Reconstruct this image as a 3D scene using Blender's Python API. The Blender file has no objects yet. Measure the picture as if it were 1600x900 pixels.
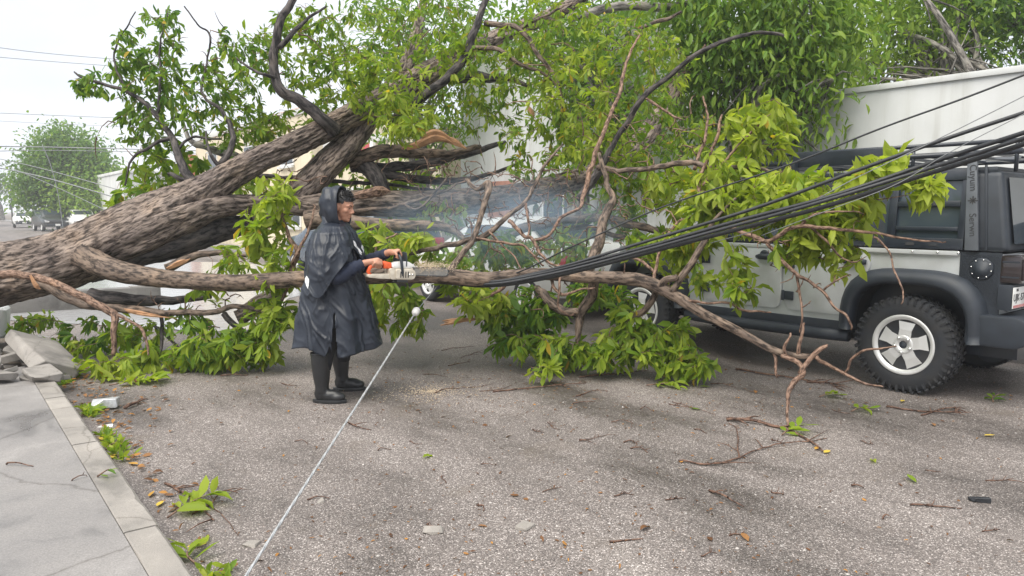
import bpy, bmesh, math, random
import numpy as np
from mathutils import Vector, Matrix, Quaternion, noise as mnoise

SC = bpy.context.scene
COL = SC.collection
R = math.radians
PI = math.pi

# ------------------------------------------------------------ camera
F = 1164.0                       # focal length in pixels of a 1600 px wide frame
CAMZ = 1.56
PITCH = math.atan(120 / F)
cam_d = bpy.data.cameras.new('camera')
cam_d.sensor_width = 36
cam_d.lens = F / 1600 * 36
cam_d.clip_start = 0.05
cam_d.clip_end = 2000
cam = bpy.data.objects.new('camera', cam_d)
COL.objects.link(cam)
cam.location = (0, 0, CAMZ)
cam.rotation_euler = (PI / 2 - PITCH, 0, 0)
SC.camera = cam

# ------------------------------------------------------------ overcast sky
W = bpy.data.worlds.new('World')
SC.world = W
W.use_nodes = True
wn, wl = W.node_tree.nodes, W.node_tree.links
wn.clear()
SUN_EL, SUN_AZ = R(58), R(215)          # azimuth clockwise from +Y
sky = wn.new('ShaderNodeTexSky'); sky.sky_type = 'NISHITA'; sky.sun_disc = False
sky.sun_elevation = SUN_EL; sky.sun_rotation = SUN_AZ
sky.air_density = 1.0; sky.dust_density = 4.0
tc = wn.new('ShaderNodeTexCoord')
nz = wn.new('ShaderNodeTexNoise'); nz.inputs['Scale'].default_value = 2.2; nz.inputs['Detail'].default_value = 5
mp = wn.new('ShaderNodeMapping'); mp.inputs['Scale'].default_value = (1, 1, 2.6)
rp = wn.new('ShaderNodeValToRGB')
rp.color_ramp.elements[0].position = 0.30; rp.color_ramp.elements[0].color = (6.0, 6.45, 7.2, 1)
rp.color_ramp.elements[1].position = 0.72; rp.color_ramp.elements[1].color = (7.9, 8.1, 8.4, 1)
mx = wn.new('ShaderNodeMix'); mx.data_type = 'RGBA'; mx.inputs['Factor'].default_value = 0.93
bg = wn.new('ShaderNodeBackground'); bg.inputs['Strength'].default_value = 0.0435
wo = wn.new('ShaderNodeOutputWorld')
wl.new(tc.outputs['Generated'], mp.inputs['Vector']); wl.new(mp.outputs['Vector'], nz.inputs['Vector'])
wl.new(nz.outputs['Fac'], rp.inputs['Fac'])
wl.new(sky.outputs['Color'], mx.inputs['A']); wl.new(rp.outputs['Color'], mx.inputs['B'])
wl.new(mx.outputs['Result'], bg.inputs['Color']); wl.new(bg.outputs['Background'], wo.inputs['Surface'])

sun_d = bpy.data.lights.new('sun', 'SUN')
sun_d.energy = 1.5; sun_d.angle = R(60); sun_d.color = (1.0, 0.95, 0.85)
sun = bpy.data.objects.new('sun', sun_d); COL.objects.link(sun)
sdir = Vector((math.sin(SUN_AZ) * math.cos(SUN_EL), math.cos(SUN_AZ) * math.cos(SUN_EL), math.sin(SUN_EL)))
sun.rotation_euler = (-sdir).to_track_quat('-Z', 'Y').to_euler()

SC.view_settings.view_transform = 'Standard'
SC.view_settings.look = 'None'
SC.view_settings.exposure = 1.84
SC.view_settings.gamma = 1.0
SC.view_settings.use_curve_mapping = False
SC.cycles.max_bounces = 8
SC.cycles.transparent_max_bounces = 8
SC.cycles.volume_bounces = 1
SC.cycles.volume_step_rate = 3.0
SC.cycles.volume_max_steps = 64

# ------------------------------------------------------------ helpers
rng = np.random.default_rng(7)
random.seed(7)
CP, SP = math.cos(PITCH), math.sin(PITCH)

def at(px, py, Y):
    """the point of the place at depth Y that stands at a given spot of the survey grid"""
    u, v = (px - 800) / F, (450 - py) / F
    d = Vector((u, CP + v * SP, -SP + v * CP))
    return d * (Y / d.y) + Vector((0, 0, CAMZ))

def gnd(px, py, z=0.0):
    u, v = (px - 800) / F, (450 - py) / F
    d = Vector((u, CP + v * SP, -SP + v * CP))
    return d * ((z - CAMZ) / d.z) + Vector((0, 0, CAMZ))

SD = Vector((-0.6115, 0.7912, 0))       # street direction (away)
SN = Vector((0.7912, 0.6115, 0))        # to the right across the street
def st(n, t, z=0.0):
    return SN * n + SD * t + Vector((0, 0, z))

def tag(o, label=None, cat=None, group=None, kind=None):
    if label: o['label'] = label
    if cat: o['category'] = cat
    if group: o['group'] = group
    if kind: o['kind'] = kind
    return o

def empty(name, loc=(0, 0, 0), rz=0.0):
    o = bpy.data.objects.new(name, None)
    o.empty_display_size = 0.2
    COL.objects.link(o)
    o.location = loc
    o.rotation_euler = (0, 0, rz)
    return o

def link(name, me, mat=None, parent=None):
    o = bpy.data.objects.new(name, me)
    COL.objects.link(o)
    if mat is not None and not me.materials:
        me.materials.append(mat)
    if parent is not None:
        o.parent = parent
    return o

class MB:
    """collects polygons, builds one mesh object"""
    def __init__(s):
        s.v = []; s.f = []; s.bk = []; s.sm = []
    def add(s, vs, fs, smooth=False, bk=None):
        o = len(s.v)
        s.v += [tuple(p) for p in vs]
        s.f += [tuple(i + o for i in q) for q in fs]
        s.sm += [smooth] * len(fs)
        s.bk += list(bk) if bk is not None else [tuple(p) for p in vs]
        return s
    def box(s, c, d, rot=None, taper=1.0):
        hx, hy, hz = d[0] / 2, d[1] / 2, d[2] / 2
        vs = []
        for z in (-1, 1):
            k = taper if z > 0 else 1.0
            for x, y in ((-1, -1), (1, -1), (1, 1), (-1, 1)):
                p = Vector((x * hx * k, y * hy * k, z * hz))
                if rot is not None: p = rot @ p
                vs.append(p + Vector(c))
        return s.add(vs, [(0, 3, 2, 1), (4, 5, 6, 7), (0, 1, 5, 4), (1, 2, 6, 5), (2, 3, 7, 6), (3, 0, 4, 7)])
    def prism(s, poly, axis, a, b):
        """poly of 2-D points extruded along axis ('x','y','z') from a to b"""
        def mk(p, h):
            return {'x': (h, p[0], p[1]), 'y': (p[0], h, p[1]), 'z': (p[0], p[1], h)}[axis]
        n = len(poly)
        vs = [mk(p, a) for p in poly] + [mk(p, b) for p in poly]
        fs = [tuple(range(n)), tuple(range(2 * n - 1, n - 1, -1))]
        fs += [(i, i + n, (i + 1) % n + n, (i + 1) % n) for i in range(n)]
        return s.add(vs, fs)
    def tube(s, pts, rad, sides=8, cap=True, smooth=True):
        pts = [Vector(p) for p in pts]
        n = len(pts)
        if not hasattr(rad, '__len__'): rad = [rad] * n
        up = Vector((0, 0, 1)); frames = []; T0 = (pts[1] - pts[0]).normalized()
        if abs(T0.z) > 0.9: up = Vector((1, 0, 0))
        N = (up - T0 * up.dot(T0)).normalized()
        L = 0.0; vs = []; bk = []
        for i in range(n):
            if i == 0: T = T0
            elif i == n - 1: T = (pts[i] - pts[i - 1]).normalized()
            else: T = (pts[i + 1] - pts[i - 1]).normalized()
            N = (N - T * N.dot(T))
            N = N.normalized() if N.length > 1e-6 else T.orthogonal().normalized()
            B = T.cross(N)
            if i: L += (pts[i] - pts[i - 1]).length
            for k in range(sides):
                a = 2 * PI * k / sides
                d = N * math.cos(a) + B * math.sin(a)
                vs.append(pts[i] + d * rad[i])
                bk.append((math.cos(a) * max(rad[i], .004), math.sin(a) * max(rad[i], .004), L))
        fs = []
        for i in range(n - 1):
            for k in range(sides):
                k2 = (k + 1) % sides
                fs.append((i * sides + k, i * sides + k2, (i + 1) * sides + k2, (i + 1) * sides + k))
        if cap:
            fs.append(tuple(range(sides - 1, -1, -1)))
            fs.append(tuple(range((n - 1) * sides, n * sides)))
        return s.add(vs, fs, smooth, bk)
    def cyl(s, a, b, r, sides=16, r2=None, smooth=True):
        return s.tube([a, b], [r, r if r2 is None else r2], sides, True, smooth)
    def lathe(s, prof, origin, axis, sides=24, smooth=True, ref=None):
        """prof: list of (radius, height along axis)"""
        ax = Vector(axis).normalized()
        N = Vector(ref) if ref else ax.orthogonal().normalized()
        B = ax.cross(N)
        vs = []; n = len(prof)
        for r, h in prof:
            for k in range(sides):
                a = 2 * PI * k / sides
                vs.append(Vector(origin) + ax * h + (N * math.cos(a) + B * math.sin(a)) * r)
        fs = [(i * sides + k, i * sides + (k + 1) % sides, (i + 1) * sides + (k + 1) % sides, (i + 1) * sides + k)
              for i in range(n - 1) for k in range(sides)]
        fs.append(tuple(range(sides - 1, -1, -1))); fs.append(tuple(range((n - 1) * sides, n * sides)))
        return s.add(vs, fs, smooth)
    def ball(s, c, r, nu=12, nv=8, rot=None):
        if not hasattr(r, '__len__'): r = (r, r, r)
        vs = []
        for j in range(nv + 1):
            th = PI * j / nv
            for i in range(nu):
                a = 2 * PI * i / nu
                p = Vector((r[0] * math.sin(th) * math.cos(a), r[1] * math.sin(th) * math.sin(a), r[2] * math.cos(th)))
                if rot is not None: p = rot @ p
                vs.append(p + Vector(c))
        fs = []
        for j in range(nv):
            for i in range(nu):
                q = (j * nu + i, (j + 1) * nu + i, (j + 1) * nu + (i + 1) % nu, j * nu + (i + 1) % nu)
                if j == 0: q = (q[0], q[1], q[2])
                elif j == nv - 1: q = (q[0], q[1], q[3])
                fs.append(q)
        return s.add(vs, fs, True)
    def grid(s, P, nu, nv, wrap=False, smooth=True):
        """P[j][i] points; nv rows, nu columns"""
        vs = [P[j][i] for j in range(nv) for i in range(nu)]
        m = nu if wrap else nu - 1
        fs = [(j * nu + i, j * nu + (i + 1) % nu, (j + 1) * nu + (i + 1) % nu, (j + 1) * nu + i)
              for j in range(nv - 1) for i in range(m)]
        return s.add(vs, fs, smooth)
    def mesh(s, name, bark=False):
        me = bpy.data.meshes.new(name)
        me.from_pydata(s.v, [], s.f)
        me.polygons.foreach_set('use_smooth', s.sm)
        if bark:
            a = me.attributes.new('bk', 'FLOAT_VECTOR', 'POINT')
            a.data.foreach_set('vector', np.array(s.bk, 'f4').ravel())
        me.update()
        return me
    def build(s, name, mat=None, parent=None, bevel=0.0, bark=False, segs=2):
        me = s.mesh(name, bark)
        if bevel > 0:
            bm = bmesh.new(); bm.from_mesh(me)
            bmesh.ops.recalc_face_normals(bm, faces=bm.faces)
            es = [e for e in bm.edges if len(e.link_faces) == 2 and e.calc_face_angle(0) > 0.5]
            bmesh.ops.bevel(bm, geom=es, offset=bevel, segments=segs, profile=0.6, affect='EDGES', clamp_overlap=True)
            for f in bm.faces: f.smooth = True
            bm.to_mesh(me); bm.free()
            try: me.set_sharp_from_angle(angle=R(40))
            except Exception: pass
        return link(name, me, mat, parent)

def crom(pts, n=6):
    """Catmull-Rom through vectors of any length"""
    A = [np.array(p, float) for p in pts]
    A = [2 * A[0] - A[1]] + A + [2 * A[-1] - A[-2]]
    out = []
    for i in range(1, len(A) - 2):
        for k in range(n):
            t = k / n
            p0, p1, p2, p3 = A[i - 1:i + 3]
            out.append(0.5 * (2 * p1 + (p2 - p0) * t + (2 * p0 - 5 * p1 + 4 * p2 - p3) * t * t + (3 * p1 - p0 - 3 * p2 + p3) * t ** 3))
    out.append(A[-2])
    return out

# ------------------------------------------------------------ materials
def newmat(name):
    m = bpy.data.materials.new(name); m.use_nodes = True
    return m, m.node_tree.nodes, m.node_tree.links, m.node_tree.nodes['Principled BSDF']

def plain(name, col, rough=0.5, metal=0.0, var=0.12, scale=9.0, bump=0.0, bscale=60.0, coat=0.0, dirt=None, spec=0.5):
    """a painted / moulded material with mottling and fine relief"""
    m, n, l, b = newmat(name)
    tcn = n.new('ShaderNodeTexCoord')
    nt = n.new('ShaderNodeTexNoise'); nt.inputs['Scale'].default_value = scale; nt.inputs['Detail'].default_value = 6
    l.new(tcn.outputs['Object'], nt.inputs['Vector'])
    r = n.new('ShaderNodeValToRGB')
    c0 = [max(0, c * (1 - var)) for c in col]; c1 = [c * (1 + var) for c in col]
    if dirt: c0 = [a * .6 + d * .4 for a, d in zip(c0, dirt)]
    r.color_ramp.elements[0].position = .3; r.color_ramp.elements[0].color = (*c0, 1)
    r.color_ramp.elements[1].position = .7; r.color_ramp.elements[1].color = (*c1, 1)
    l.new(nt.outputs['Fac'], r.inputs['Fac']); l.new(r.outputs['Color'], b.inputs['Base Color'])
    mr = n.new('ShaderNodeMapRange'); mr.inputs['To Min'].default_value = max(.02, rough - .1); mr.inputs['To Max'].default_value = min(1, rough + .12)
    l.new(nt.outputs['Fac'], mr.inputs['Value']); l.new(mr.outputs['Result'], b.inputs['Roughness'])
    b.inputs['Metallic'].default_value = metal
    b.inputs['Coat Weight'].default_value = coat
    b.inputs['Specular IOR Level'].default_value = spec
    if bump:
        n2 = n.new('ShaderNodeTexNoise'); n2.inputs['Scale'].default_value = bscale; n2.inputs['Detail'].default_value = 4
        l.new(tcn.outputs['Object'], n2.inputs['Vector'])
        bp = n.new('ShaderNodeBump'); bp.inputs['Strength'].default_value = bump; bp.inputs['Distance'].default_value = .01
        l.new(n2.outputs['Fac'], bp.inputs['Height']); l.new(bp.outputs['Normal'], b.inputs['Normal'])
    return m

def ramp(n, stops):
    r = n.new('ShaderNodeValToRGB'); e = r.color_ramp.elements
    while len(e) < len(stops): e.new(0.5)
    for x, (p, c) in zip(e, stops):
        x.position = p; x.color = (*c, 1)
    return r

def mat_asphalt():
    m, n, l, b = newmat('asphalt')
    g = n.new('ShaderNodeNewGeometry')
    vo = n.new('ShaderNodeTexVoronoi'); vo.inputs['Scale'].default_value = 180
    l.new(g.outputs['Position'], vo.inputs['Vector'])
    sp = n.new('ShaderNodeSeparateColor'); l.new(vo.outputs['Color'], sp.inputs['Color'])
    st_ = ramp(n, [(0, (.068, .061, .059)), (.28, (.112, .10, .094)), (.6, (.165, .148, .139)), (.88, (.238, .215, .204)), (1, (.54, .51, .495))])
    l.new(sp.outputs['Red'], st_.inputs['Fac'])
    big = n.new('ShaderNodeTexNoise'); big.inputs['Scale'].default_value = .95; big.inputs['Detail'].default_value = 9; big.inputs['Roughness'].default_value = .62
    mpr = n.new('ShaderNodeMapping'); mpr.vector_type = 'TEXTURE'; mpr.inputs['Rotation'].default_value = (0, 0, math.atan2(.7912, -.6115)); mpr.inputs['Scale'].default_value = (1.9, .85, 1)
    l.new(g.outputs['Position'], mpr.inputs['Vector']); l.new(mpr.outputs['Vector'], big.inputs['Vector'])
    bt = ramp(n, [(.35, (.46, .43, .41)), (.43, (.70, .67, .65)), (.50, (.94, .90, .88)), (.6, (1.12, 1.08, 1.06)), (.70, (1.36, 1.33, 1.30))])
    l.new(big.outputs['Fac'], bt.inputs['Fac'])
    mu = n.new('ShaderNodeMix'); mu.data_type = 'RGBA'; mu.blend_type = 'MULTIPLY'; mu.inputs['Factor'].default_value = 1
    l.new(st_.outputs['Color'], mu.inputs['A']); l.new(bt.outputs['Color'], mu.inputs['B'])
    # worn brown silt and pale grout patches
    p2 = n.new('ShaderNodeTexNoise'); p2.inputs['Scale'].default_value = 1.7; p2.inputs['Detail'].default_value = 7; p2.inputs['Distortion'].default_value = .6
    l.new(g.outputs['Position'], p2.inputs['Vector'])
    sm_ = n.new('ShaderNodeMapRange'); sm_.inputs['From Min'].default_value = .6; sm_.inputs['From Max'].default_value = .74; sm_.inputs['To Max'].default_value = .5
    l.new(p2.outputs['Fac'], sm_.inputs['Value'])
    m2 = n.new('ShaderNodeMix'); m2.data_type = 'RGBA'; m2.inputs['B'].default_value = (.105, .082, .06, 1)
    l.new(sm_.outputs['Result'], m2.inputs['Factor']); l.new(mu.outputs['Result'], m2.inputs['A'])
    l.new(m2.outputs['Result'], b.inputs['Base Color'])
    rr = n.new('ShaderNodeMapRange'); rr.inputs['From Min'].default_value = .3; rr.inputs['From Max'].default_value = .62
    rr.inputs['To Min'].default_value = .38; rr.inputs['To Max'].default_value = .8
    l.new(big.outputs['Fac'], rr.inputs['Value']); l.new(rr.outputs['Result'], b.inputs['Roughness'])
    bp = n.new('ShaderNodeBump'); bp.inputs['Strength'].default_value = .55; bp.inputs['Distance'].default_value = .004; bp.invert = True
    l.new(vo.outputs['Distance'], bp.inputs['Height']); l.new(bp.outputs['Normal'], b.inputs['Normal'])
    return m

def mat_concrete(name, base, wet=.25, cracks=True, scale=1.0):
    m, n, l, b = newmat(name)
    g = n.new('ShaderNodeNewGeometry')
    big = n.new('ShaderNodeTexNoise'); big.inputs['Scale'].default_value = 1.1 * scale; big.inputs['Detail'].default_value = 10; big.inputs['Roughness'].default_value = .65; big.inputs['Distortion'].default_value = .4
    l.new(g.outputs['Position'], big.inputs['Vector'])
    r = ramp(n, [(.33, [c * .5 for c in base]), (.42, [c * .72 for c in base]), (.47, [c * .92 for c in base]), (.56, base), (.68, [min(.8, c * 1.3) for c in base])])
    l.new(big.outputs['Fac'], r.inputs['Fac'])
    fine = n.new('ShaderNodeTexNoise'); fine.inputs['Scale'].default_value = 140 * scale; fine.inputs['Detail'].default_value = 3
    l.new(g.outputs['Position'], fine.inputs['Vector'])
    fr = ramp(n, [(.3, (.78, .78, .78)), (.7, (1.15, 1.15, 1.15))]); l.new(fine.outputs['Fac'], fr.inputs['Fac'])
    mu = n.new('ShaderNodeMix'); mu.data_type = 'RGBA'; mu.blend_type = 'MULTIPLY'; mu.inputs['Factor'].default_value = 1
    l.new(r.outputs['Color'], mu.inputs['A']); l.new(fr.outputs['Color'], mu.inputs['B'])
    out = mu
    if cracks:
        vo = n.new('ShaderNodeTexVoronoi'); vo.feature = 'DISTANCE_TO_EDGE'; vo.inputs['Scale'].default_value = .55 * scale
        wob = n.new('ShaderNodeMix'); wob.data_type = 'RGBA'; wob.inputs['Factor'].default_value = .22
        l.new(g.outputs['Position'], wob.inputs['A']); l.new(big.outputs['Color'], wob.inputs['B']); l.new(wob.outputs['Result'], vo.inputs['Vector'])
        cr = ramp(n, [(0, (.4, .38, .35)), (.002, (.62, .6, .57)), (.005, (1, 1, 1))]); l.new(vo.outputs['Distance'], cr.inputs['Fac'])
        m3 = n.new('ShaderNodeMix'); m3.data_type = 'RGBA'; m3.blend_type = 'MULTIPLY'; m3.inputs['Factor'].default_value = .65
        l.new(mu.outputs['Result'], m3.inputs['A']); l.new(cr.outputs['Color'], m3.inputs['B']); out = m3
    l.new(out.outputs['Result'], b.inputs['Base Color'])
    rr = n.new('ShaderNodeMapRange'); rr.inputs['From Min'].default_value = .32; rr.inputs['From Max'].default_value = .6
    rr.inputs['To Min'].default_value = wet; rr.inputs['To Max'].default_value = .75
    l.new(big.outputs['Fac'], rr.inputs['Value']); l.new(rr.outputs['Result'], b.inputs['Roughness'])
    bp = n.new('ShaderNodeBump'); bp.inputs['Strength'].default_value = .35; bp.inputs['Distance'].default_value = .004
    l.new(fine.outputs['Fac'], bp.inputs['Height']); l.new(bp.outputs['Normal'], b.inputs['Normal'])
    return m

def mat_bark(name, dark, light, fine=26.0, stretch=.22, bump=.9, moss=0.0, dist=.02):
    m, n, l, b = newmat(name)
    a = n.new('ShaderNodeAttribute'); a.attribute_name = 'bk'
    mpn = n.new('ShaderNodeMapping'); mpn.inputs['Scale'].default_value = (1, 1, stretch)
    l.new(a.outputs['Vector'], mpn.inputs['Vector'])
    n1 = n.new('ShaderNodeTexNoise'); n1.inputs['Scale'].default_value = fine; n1.inputs['Detail'].default_value = 7; n1.inputs['Distortion'].default_value = .35; n1.inputs['Roughness'].default_value = .62
    l.new(mpn.outputs['Vector'], n1.inputs['Vector'])
    n2 = n.new('ShaderNodeTexNoise'); n2.inputs['Scale'].default_value = 3.2; n2.inputs['Detail'].default_value = 5
    l.new(a.outputs['Vector'], n2.inputs['Vector'])
    mid = [(d + e) / 2 for d, e in zip(dark, light)]
    r1 = ramp(n, [(.38, [c * .3 for c in dark]), (.46, dark), (.51, mid), (.60, light)])
    l.new(n1.outputs['Fac'], r1.inputs['Fac'])
    r2 = ramp(n, [(.3, (.62, .62, .66)), (.55, (1, 1, 1)), (.72, (1.3, 1.22, 1.1))]); l.new(n2.outputs['Fac'], r2.inputs['Fac'])
    mu = n.new('ShaderNodeMix'); mu.data_type = 'RGBA'; mu.blend_type = 'MULTIPLY'; mu.inputs['Factor'].default_value = 1
    l.new(r1.outputs['Color'], mu.inputs['A']); l.new(r2.outputs['Color'], mu.inputs['B'])
    l.new(mu.outputs['Result'], b.inputs['Base Color'])
    b.inputs['Roughness'].default_value = .72
    b.inputs['Specular IOR Level'].default_value = .3
    bp = n.new('ShaderNodeBump'); bp.inputs['Strength'].default_value = bump; bp.inputs['Distance'].default_value = dist
    l.new(n1.outputs['Fac'], bp.inputs['Height']); l.new(bp.outputs['Normal'], b.inputs['Normal'])
    return m

def mat_leaf(name, stops, rough=.42, trans=.45, attr='tint'):
    m, n, l, b = newmat(name)
    a = n.new('ShaderNodeAttribute'); a.attribute_name = attr
    r = ramp(n, stops); l.new(a.outputs['Fac'], r.inputs['Fac'])
    b.inputs['Roughness'].default_value = rough
    b.inputs['Specular IOR Level'].default_value = .28
    gb = n.new('ShaderNodeNewGeometry'); un = n.new('ShaderNodeMix'); un.data_type = 'RGBA'; un.inputs['B'].default_value = (.20, .25, .13, 1)
    hf = n.new('ShaderNodeMath'); hf.operation = 'MULTIPLY'; hf.inputs[1].default_value = .18
    l.new(gb.outputs['Backfacing'], hf.inputs[0]); l.new(hf.outputs[0], un.inputs['Factor']); l.new(r.outputs['Color'], un.inputs['A'])
    l.new(un.outputs['Result'], b.inputs['Base Color'])
    tr = n.new('ShaderNodeBsdfTranslucent')
    br = n.new('ShaderNodeMix'); br.data_type = 'RGBA'; br.blend_type = 'MULTIPLY'; br.inputs['Factor'].default_value = 1; br.inputs['B'].default_value = (1.25, 1.3, .55, 1)
    l.new(r.outputs['Color'], br.inputs['A']); l.new(br.outputs['Result'], tr.inputs['Color'])
    ms = n.new('ShaderNodeMixShader'); ms.inputs['Fac'].default_value = trans
    o = n['Material Output']
    l.new(b.outputs['BSDF'], ms.inputs[1]); l.new(tr.outputs['BSDF'], ms.inputs[2]); l.new(ms.outputs['Shader'], o.inputs['Surface'])
    return m

def mat_glass(name, col=(.035, .048, .062), rough=.05):
    m, n, l, b = newmat(name)
    b.inputs['Base Color'].default_value = (*col, 1); b.inputs['Roughness'].default_value = rough
    b.inputs['Specular IOR Level'].default_value = .7
    tcn = n.new('ShaderNodeTexCoord'); nt = n.new('ShaderNodeTexNoise'); nt.inputs['Scale'].default_value = 3
    l.new(tcn.outputs['Object'], nt.inputs['Vector'])
    mr = n.new('ShaderNodeMapRange'); mr.inputs['To Min'].default_value = rough; mr.inputs['To Max'].default_value = rough + .12
    l.new(nt.outputs['Fac'], mr.inputs['Value']); l.new(mr.outputs['Result'], b.inputs['Roughness'])
    return m

def mat_water(name):
    m, n, l, b = newmat(name)
    g = n.new('ShaderNodeNewGeometry')
    nt = n.new('ShaderNodeTexNoise'); nt.inputs['Scale'].default_value = 5.5; nt.inputs['Detail'].default_value = 5
    l.new(g.outputs['Position'], nt.inputs['Vector'])
    bp = n.new('ShaderNodeBump'); bp.inputs['Strength'].default_value = .35; bp.inputs['Distance'].default_value = .02
    l.new(nt.outputs['Fac'], bp.inputs['Height']); l.new(bp.outputs['Normal'], b.inputs['Normal'])
    b.inputs['Base Color'].default_value = (.36, .36, .37, 1); b.inputs['Roughness'].default_value = .16
    b.inputs['Specular IOR Level'].default_value = .9
    return m

def mat_render(name, col):
    """painted render with rain streaks and blotches"""
    m, n, l, b = newmat(name)
    g = n.new('ShaderNodeNewGeometry')
    mpn = n.new('ShaderNodeMapping'); mpn.inputs['Scale'].default_value = (3.2, 3.2, .28)
    l.new(g.outputs['Position'], mpn.inputs['Vector'])
    n1 = n.new('ShaderNodeTexNoise'); n1.inputs['Scale'].default_value = 1.0; n1.inputs['Detail'].default_value = 8; n1.inputs['Roughness'].default_value = .6
    l.new(mpn.outputs['Vector'], n1.inputs['Vector'])
    n2 = n.new('ShaderNodeTexNoise'); n2.inputs['Scale'].default_value = .8; n2.inputs['Detail'].default_value = 6
    l.new(g.outputs['Position'], n2.inputs['Vector'])
    r1 = ramp(n, [(.34, (.80, .79, .76)), (.48, (.96, .96, .95)), (.6, (1, 1, 1))]); l.new(n1.outputs['Fac'], r1.inputs['Fac'])
    r2 = ramp(n, [(.35, [c * .9 for c in col]), (.65, [c * 1.05 for c in col])]); l.new(n2.outputs['Fac'], r2.inputs['Fac'])
    mu = n.new('ShaderNodeMix'); mu.data_type = 'RGBA'; mu.blend_type = 'MULTIPLY'; mu.inputs['Factor'].default_value = 1
    l.new(r2.outputs['Color'], mu.inputs['A']); l.new(r1.outputs['Color'], mu.inputs['B']); l.new(mu.outputs['Result'], b.inputs['Base Color'])
    b.inputs['Roughness'].default_value = .85
    n3 = n.new('ShaderNodeTexNoise'); n3.inputs['Scale'].default_value = 18; n3.inputs['Detail'].default_value = 5; l.new(g.outputs['Position'], n3.inputs['Vector'])
    bp = n.new('ShaderNodeBump'); bp.inputs['Strength'].default_value = .12; bp.inputs['Distance'].default_value = .01
    l.new(n3.outputs['Fac'], bp.inputs['Height']); l.new(bp.outputs['Normal'], b.inputs['Normal'])
    return m

M = dict(
    asphalt=mat_asphalt(),
    walk=mat_concrete('sidewalk_concrete', (.235, .222, .215), .16),
    kerb=mat_concrete('kerb_concrete', (.285, .262, .238), .3, True, 1.6),
    rubble=mat_concrete('broken_concrete', (.27, .25, .23), .6, True, 2.5),
    post=mat_concrete('grey_cast_concrete', (.20, .19, .18), .45, False, 1.5),
    soil=plain('soil', (.12, .095, .07), .9, var=.4, scale=3, bump=.8),
    water=mat_water('flood_water'),
    bark=mat_bark('trunk_bark', (.10, .076, .063), (.29, .232, .195), 36, .26, 1.0, dist=.03),
    bark2=mat_bark('branch_bark', (.085, .062, .048), (.215, .16, .122), 34, .3, .8, dist=.012),
    bark3=mat_bark('dark_branch_bark', (.036, .032, .033), (.105, .09, .085), 30, .3, .8, dist=.014),
    twig=mat_bark('twig_bark', (.135, .08, .056), (.30, .195, .14), 60, .4, .3, dist=.004),
    twigdry=mat_bark('dry_twig_bark', (.09, .05, .036), (.22, .13, .09), 60, .4, .3, dist=.004),
    greybark=mat_bark('grey_bark', (.11, .10, .09), (.30, .28, .25), 20, .25, .8, dist=.02),
    splinter=plain('fresh_split_wood', (.38, .205, .105), .6, var=.3, scale=14, bump=.5, bscale=80),
    sapwood=plain('pale_cut_wood', (.62, .5, .36), .65, var=.2, scale=20, bump=.4),
    leaf=mat_leaf('broad_leaf', [(0, (.028, .075, .016)), (.3, (.068, .165, .022)), (.55, (.165, .27, .026)), (.8, (.30, .38, .036)), (.95, (.38, .44, .065)), (1, (.47, .33, .03))], rough=.5, trans=.5),
    leafbg=mat_leaf('tree_leaf', [(0, (.022, .058, .02)), (.4, (.062, .13, .028)), (.7, (.118, .23, .034)), (1, (.235, .335, .045))]),
    leafdry=mat_leaf('dry_leaf', [(0, (.10, .045, .02)), (.5, (.24, .12, .05)), (.8, (.42, .2, .04)), (1, (.55, .4, .06))], .7, .15),
    black=plain('black_plastic', (.020, .026, .036), .5, var=.2, bump=.15, bscale=400),
    blackpaint=plain('black_metal', (.015, .02, .03), .35, var=.2, coat=.2),
    rubber=plain('rubber', (.018, .021, .027), .78, var=.25, bump=.2, bscale=120, dirt=(.06, .055, .05)),
    silver=plain('silver_paint', (.62, .65, .67), .3, .25, var=.05, scale=3, coat=.6, dirt=(.3, .29, .26)),
    alloy=plain('alloy_wheel', (.74, .74, .73), .36, .4, var=.06),
    chrome=plain('bright_steel', (.75, .75, .74), .2, .9, var=.05),
    glass=mat_glass('dark_glass'),
    redlens=plain('red_lens', (.42, .012, .018), .2, var=.1, coat=.5),
    smokelens=plain('smoked_lens', (.022, .016, .018), .18, var=.2, coat=.6),
    white=plain('white_paint', (.74, .74, .73), .35, var=.04, scale=3, coat=.4),
    navypaint=plain('dark_blue_paint', (.012, .03, .055), .28, .2, var=.1, coat=.5),
    greypaint=plain('dark_grey_paint', (.05, .055, .06), .3, .3, var=.1, coat=.5),
    wallwhite=mat_render('white_render', (.60, .61, .615)),
    cream=mat_render('cream_render', (.66, .58, .44)),
    terracotta=plain('terracotta', (.36, .15, .085), .8, var=.25, scale=6),
    cable=plain('cable_sheath', (.018, .02, .024), .42, var=.25, scale=30),
    wire=plain('thin_grey_wire', (.24, .25, .26), .5, .3, var=.15, scale=30),
    strand=plain('galvanised_strand', (.5, .51, .52), .42, .5, var=.15, scale=60),
    porcelain=plain('white_insulator', (.72, .70, .68), .3, var=.08, scale=30),
)
# ------------------------------------------------------------ the setting
def sheet(name, pts, mat, z, kind='structure', thick=None):
    mb = MB()
    mb.add([(p[0], p[1], z) for p in pts], [tuple(range(len(pts)))])
    o = mb.build(name, mat)
    tag(o, kind=kind)
    return o

tag(sheet('ground', [(-600, -300), (600, -300), (600, 900), (-600, 900)], M['soil'], -0.03), 'brown earth beyond the street', 'ground')
road = sheet('road', [tuple(st(.62, -30)[:2]), tuple(st(8.75, -30)[:2]), tuple(st(8.75, 260)[:2]), tuple(st(.62, 260)[:2])], M['asphalt'], 0.0)
tag(road, 'worn grey asphalt street with coarse aggregate', 'road')
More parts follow.
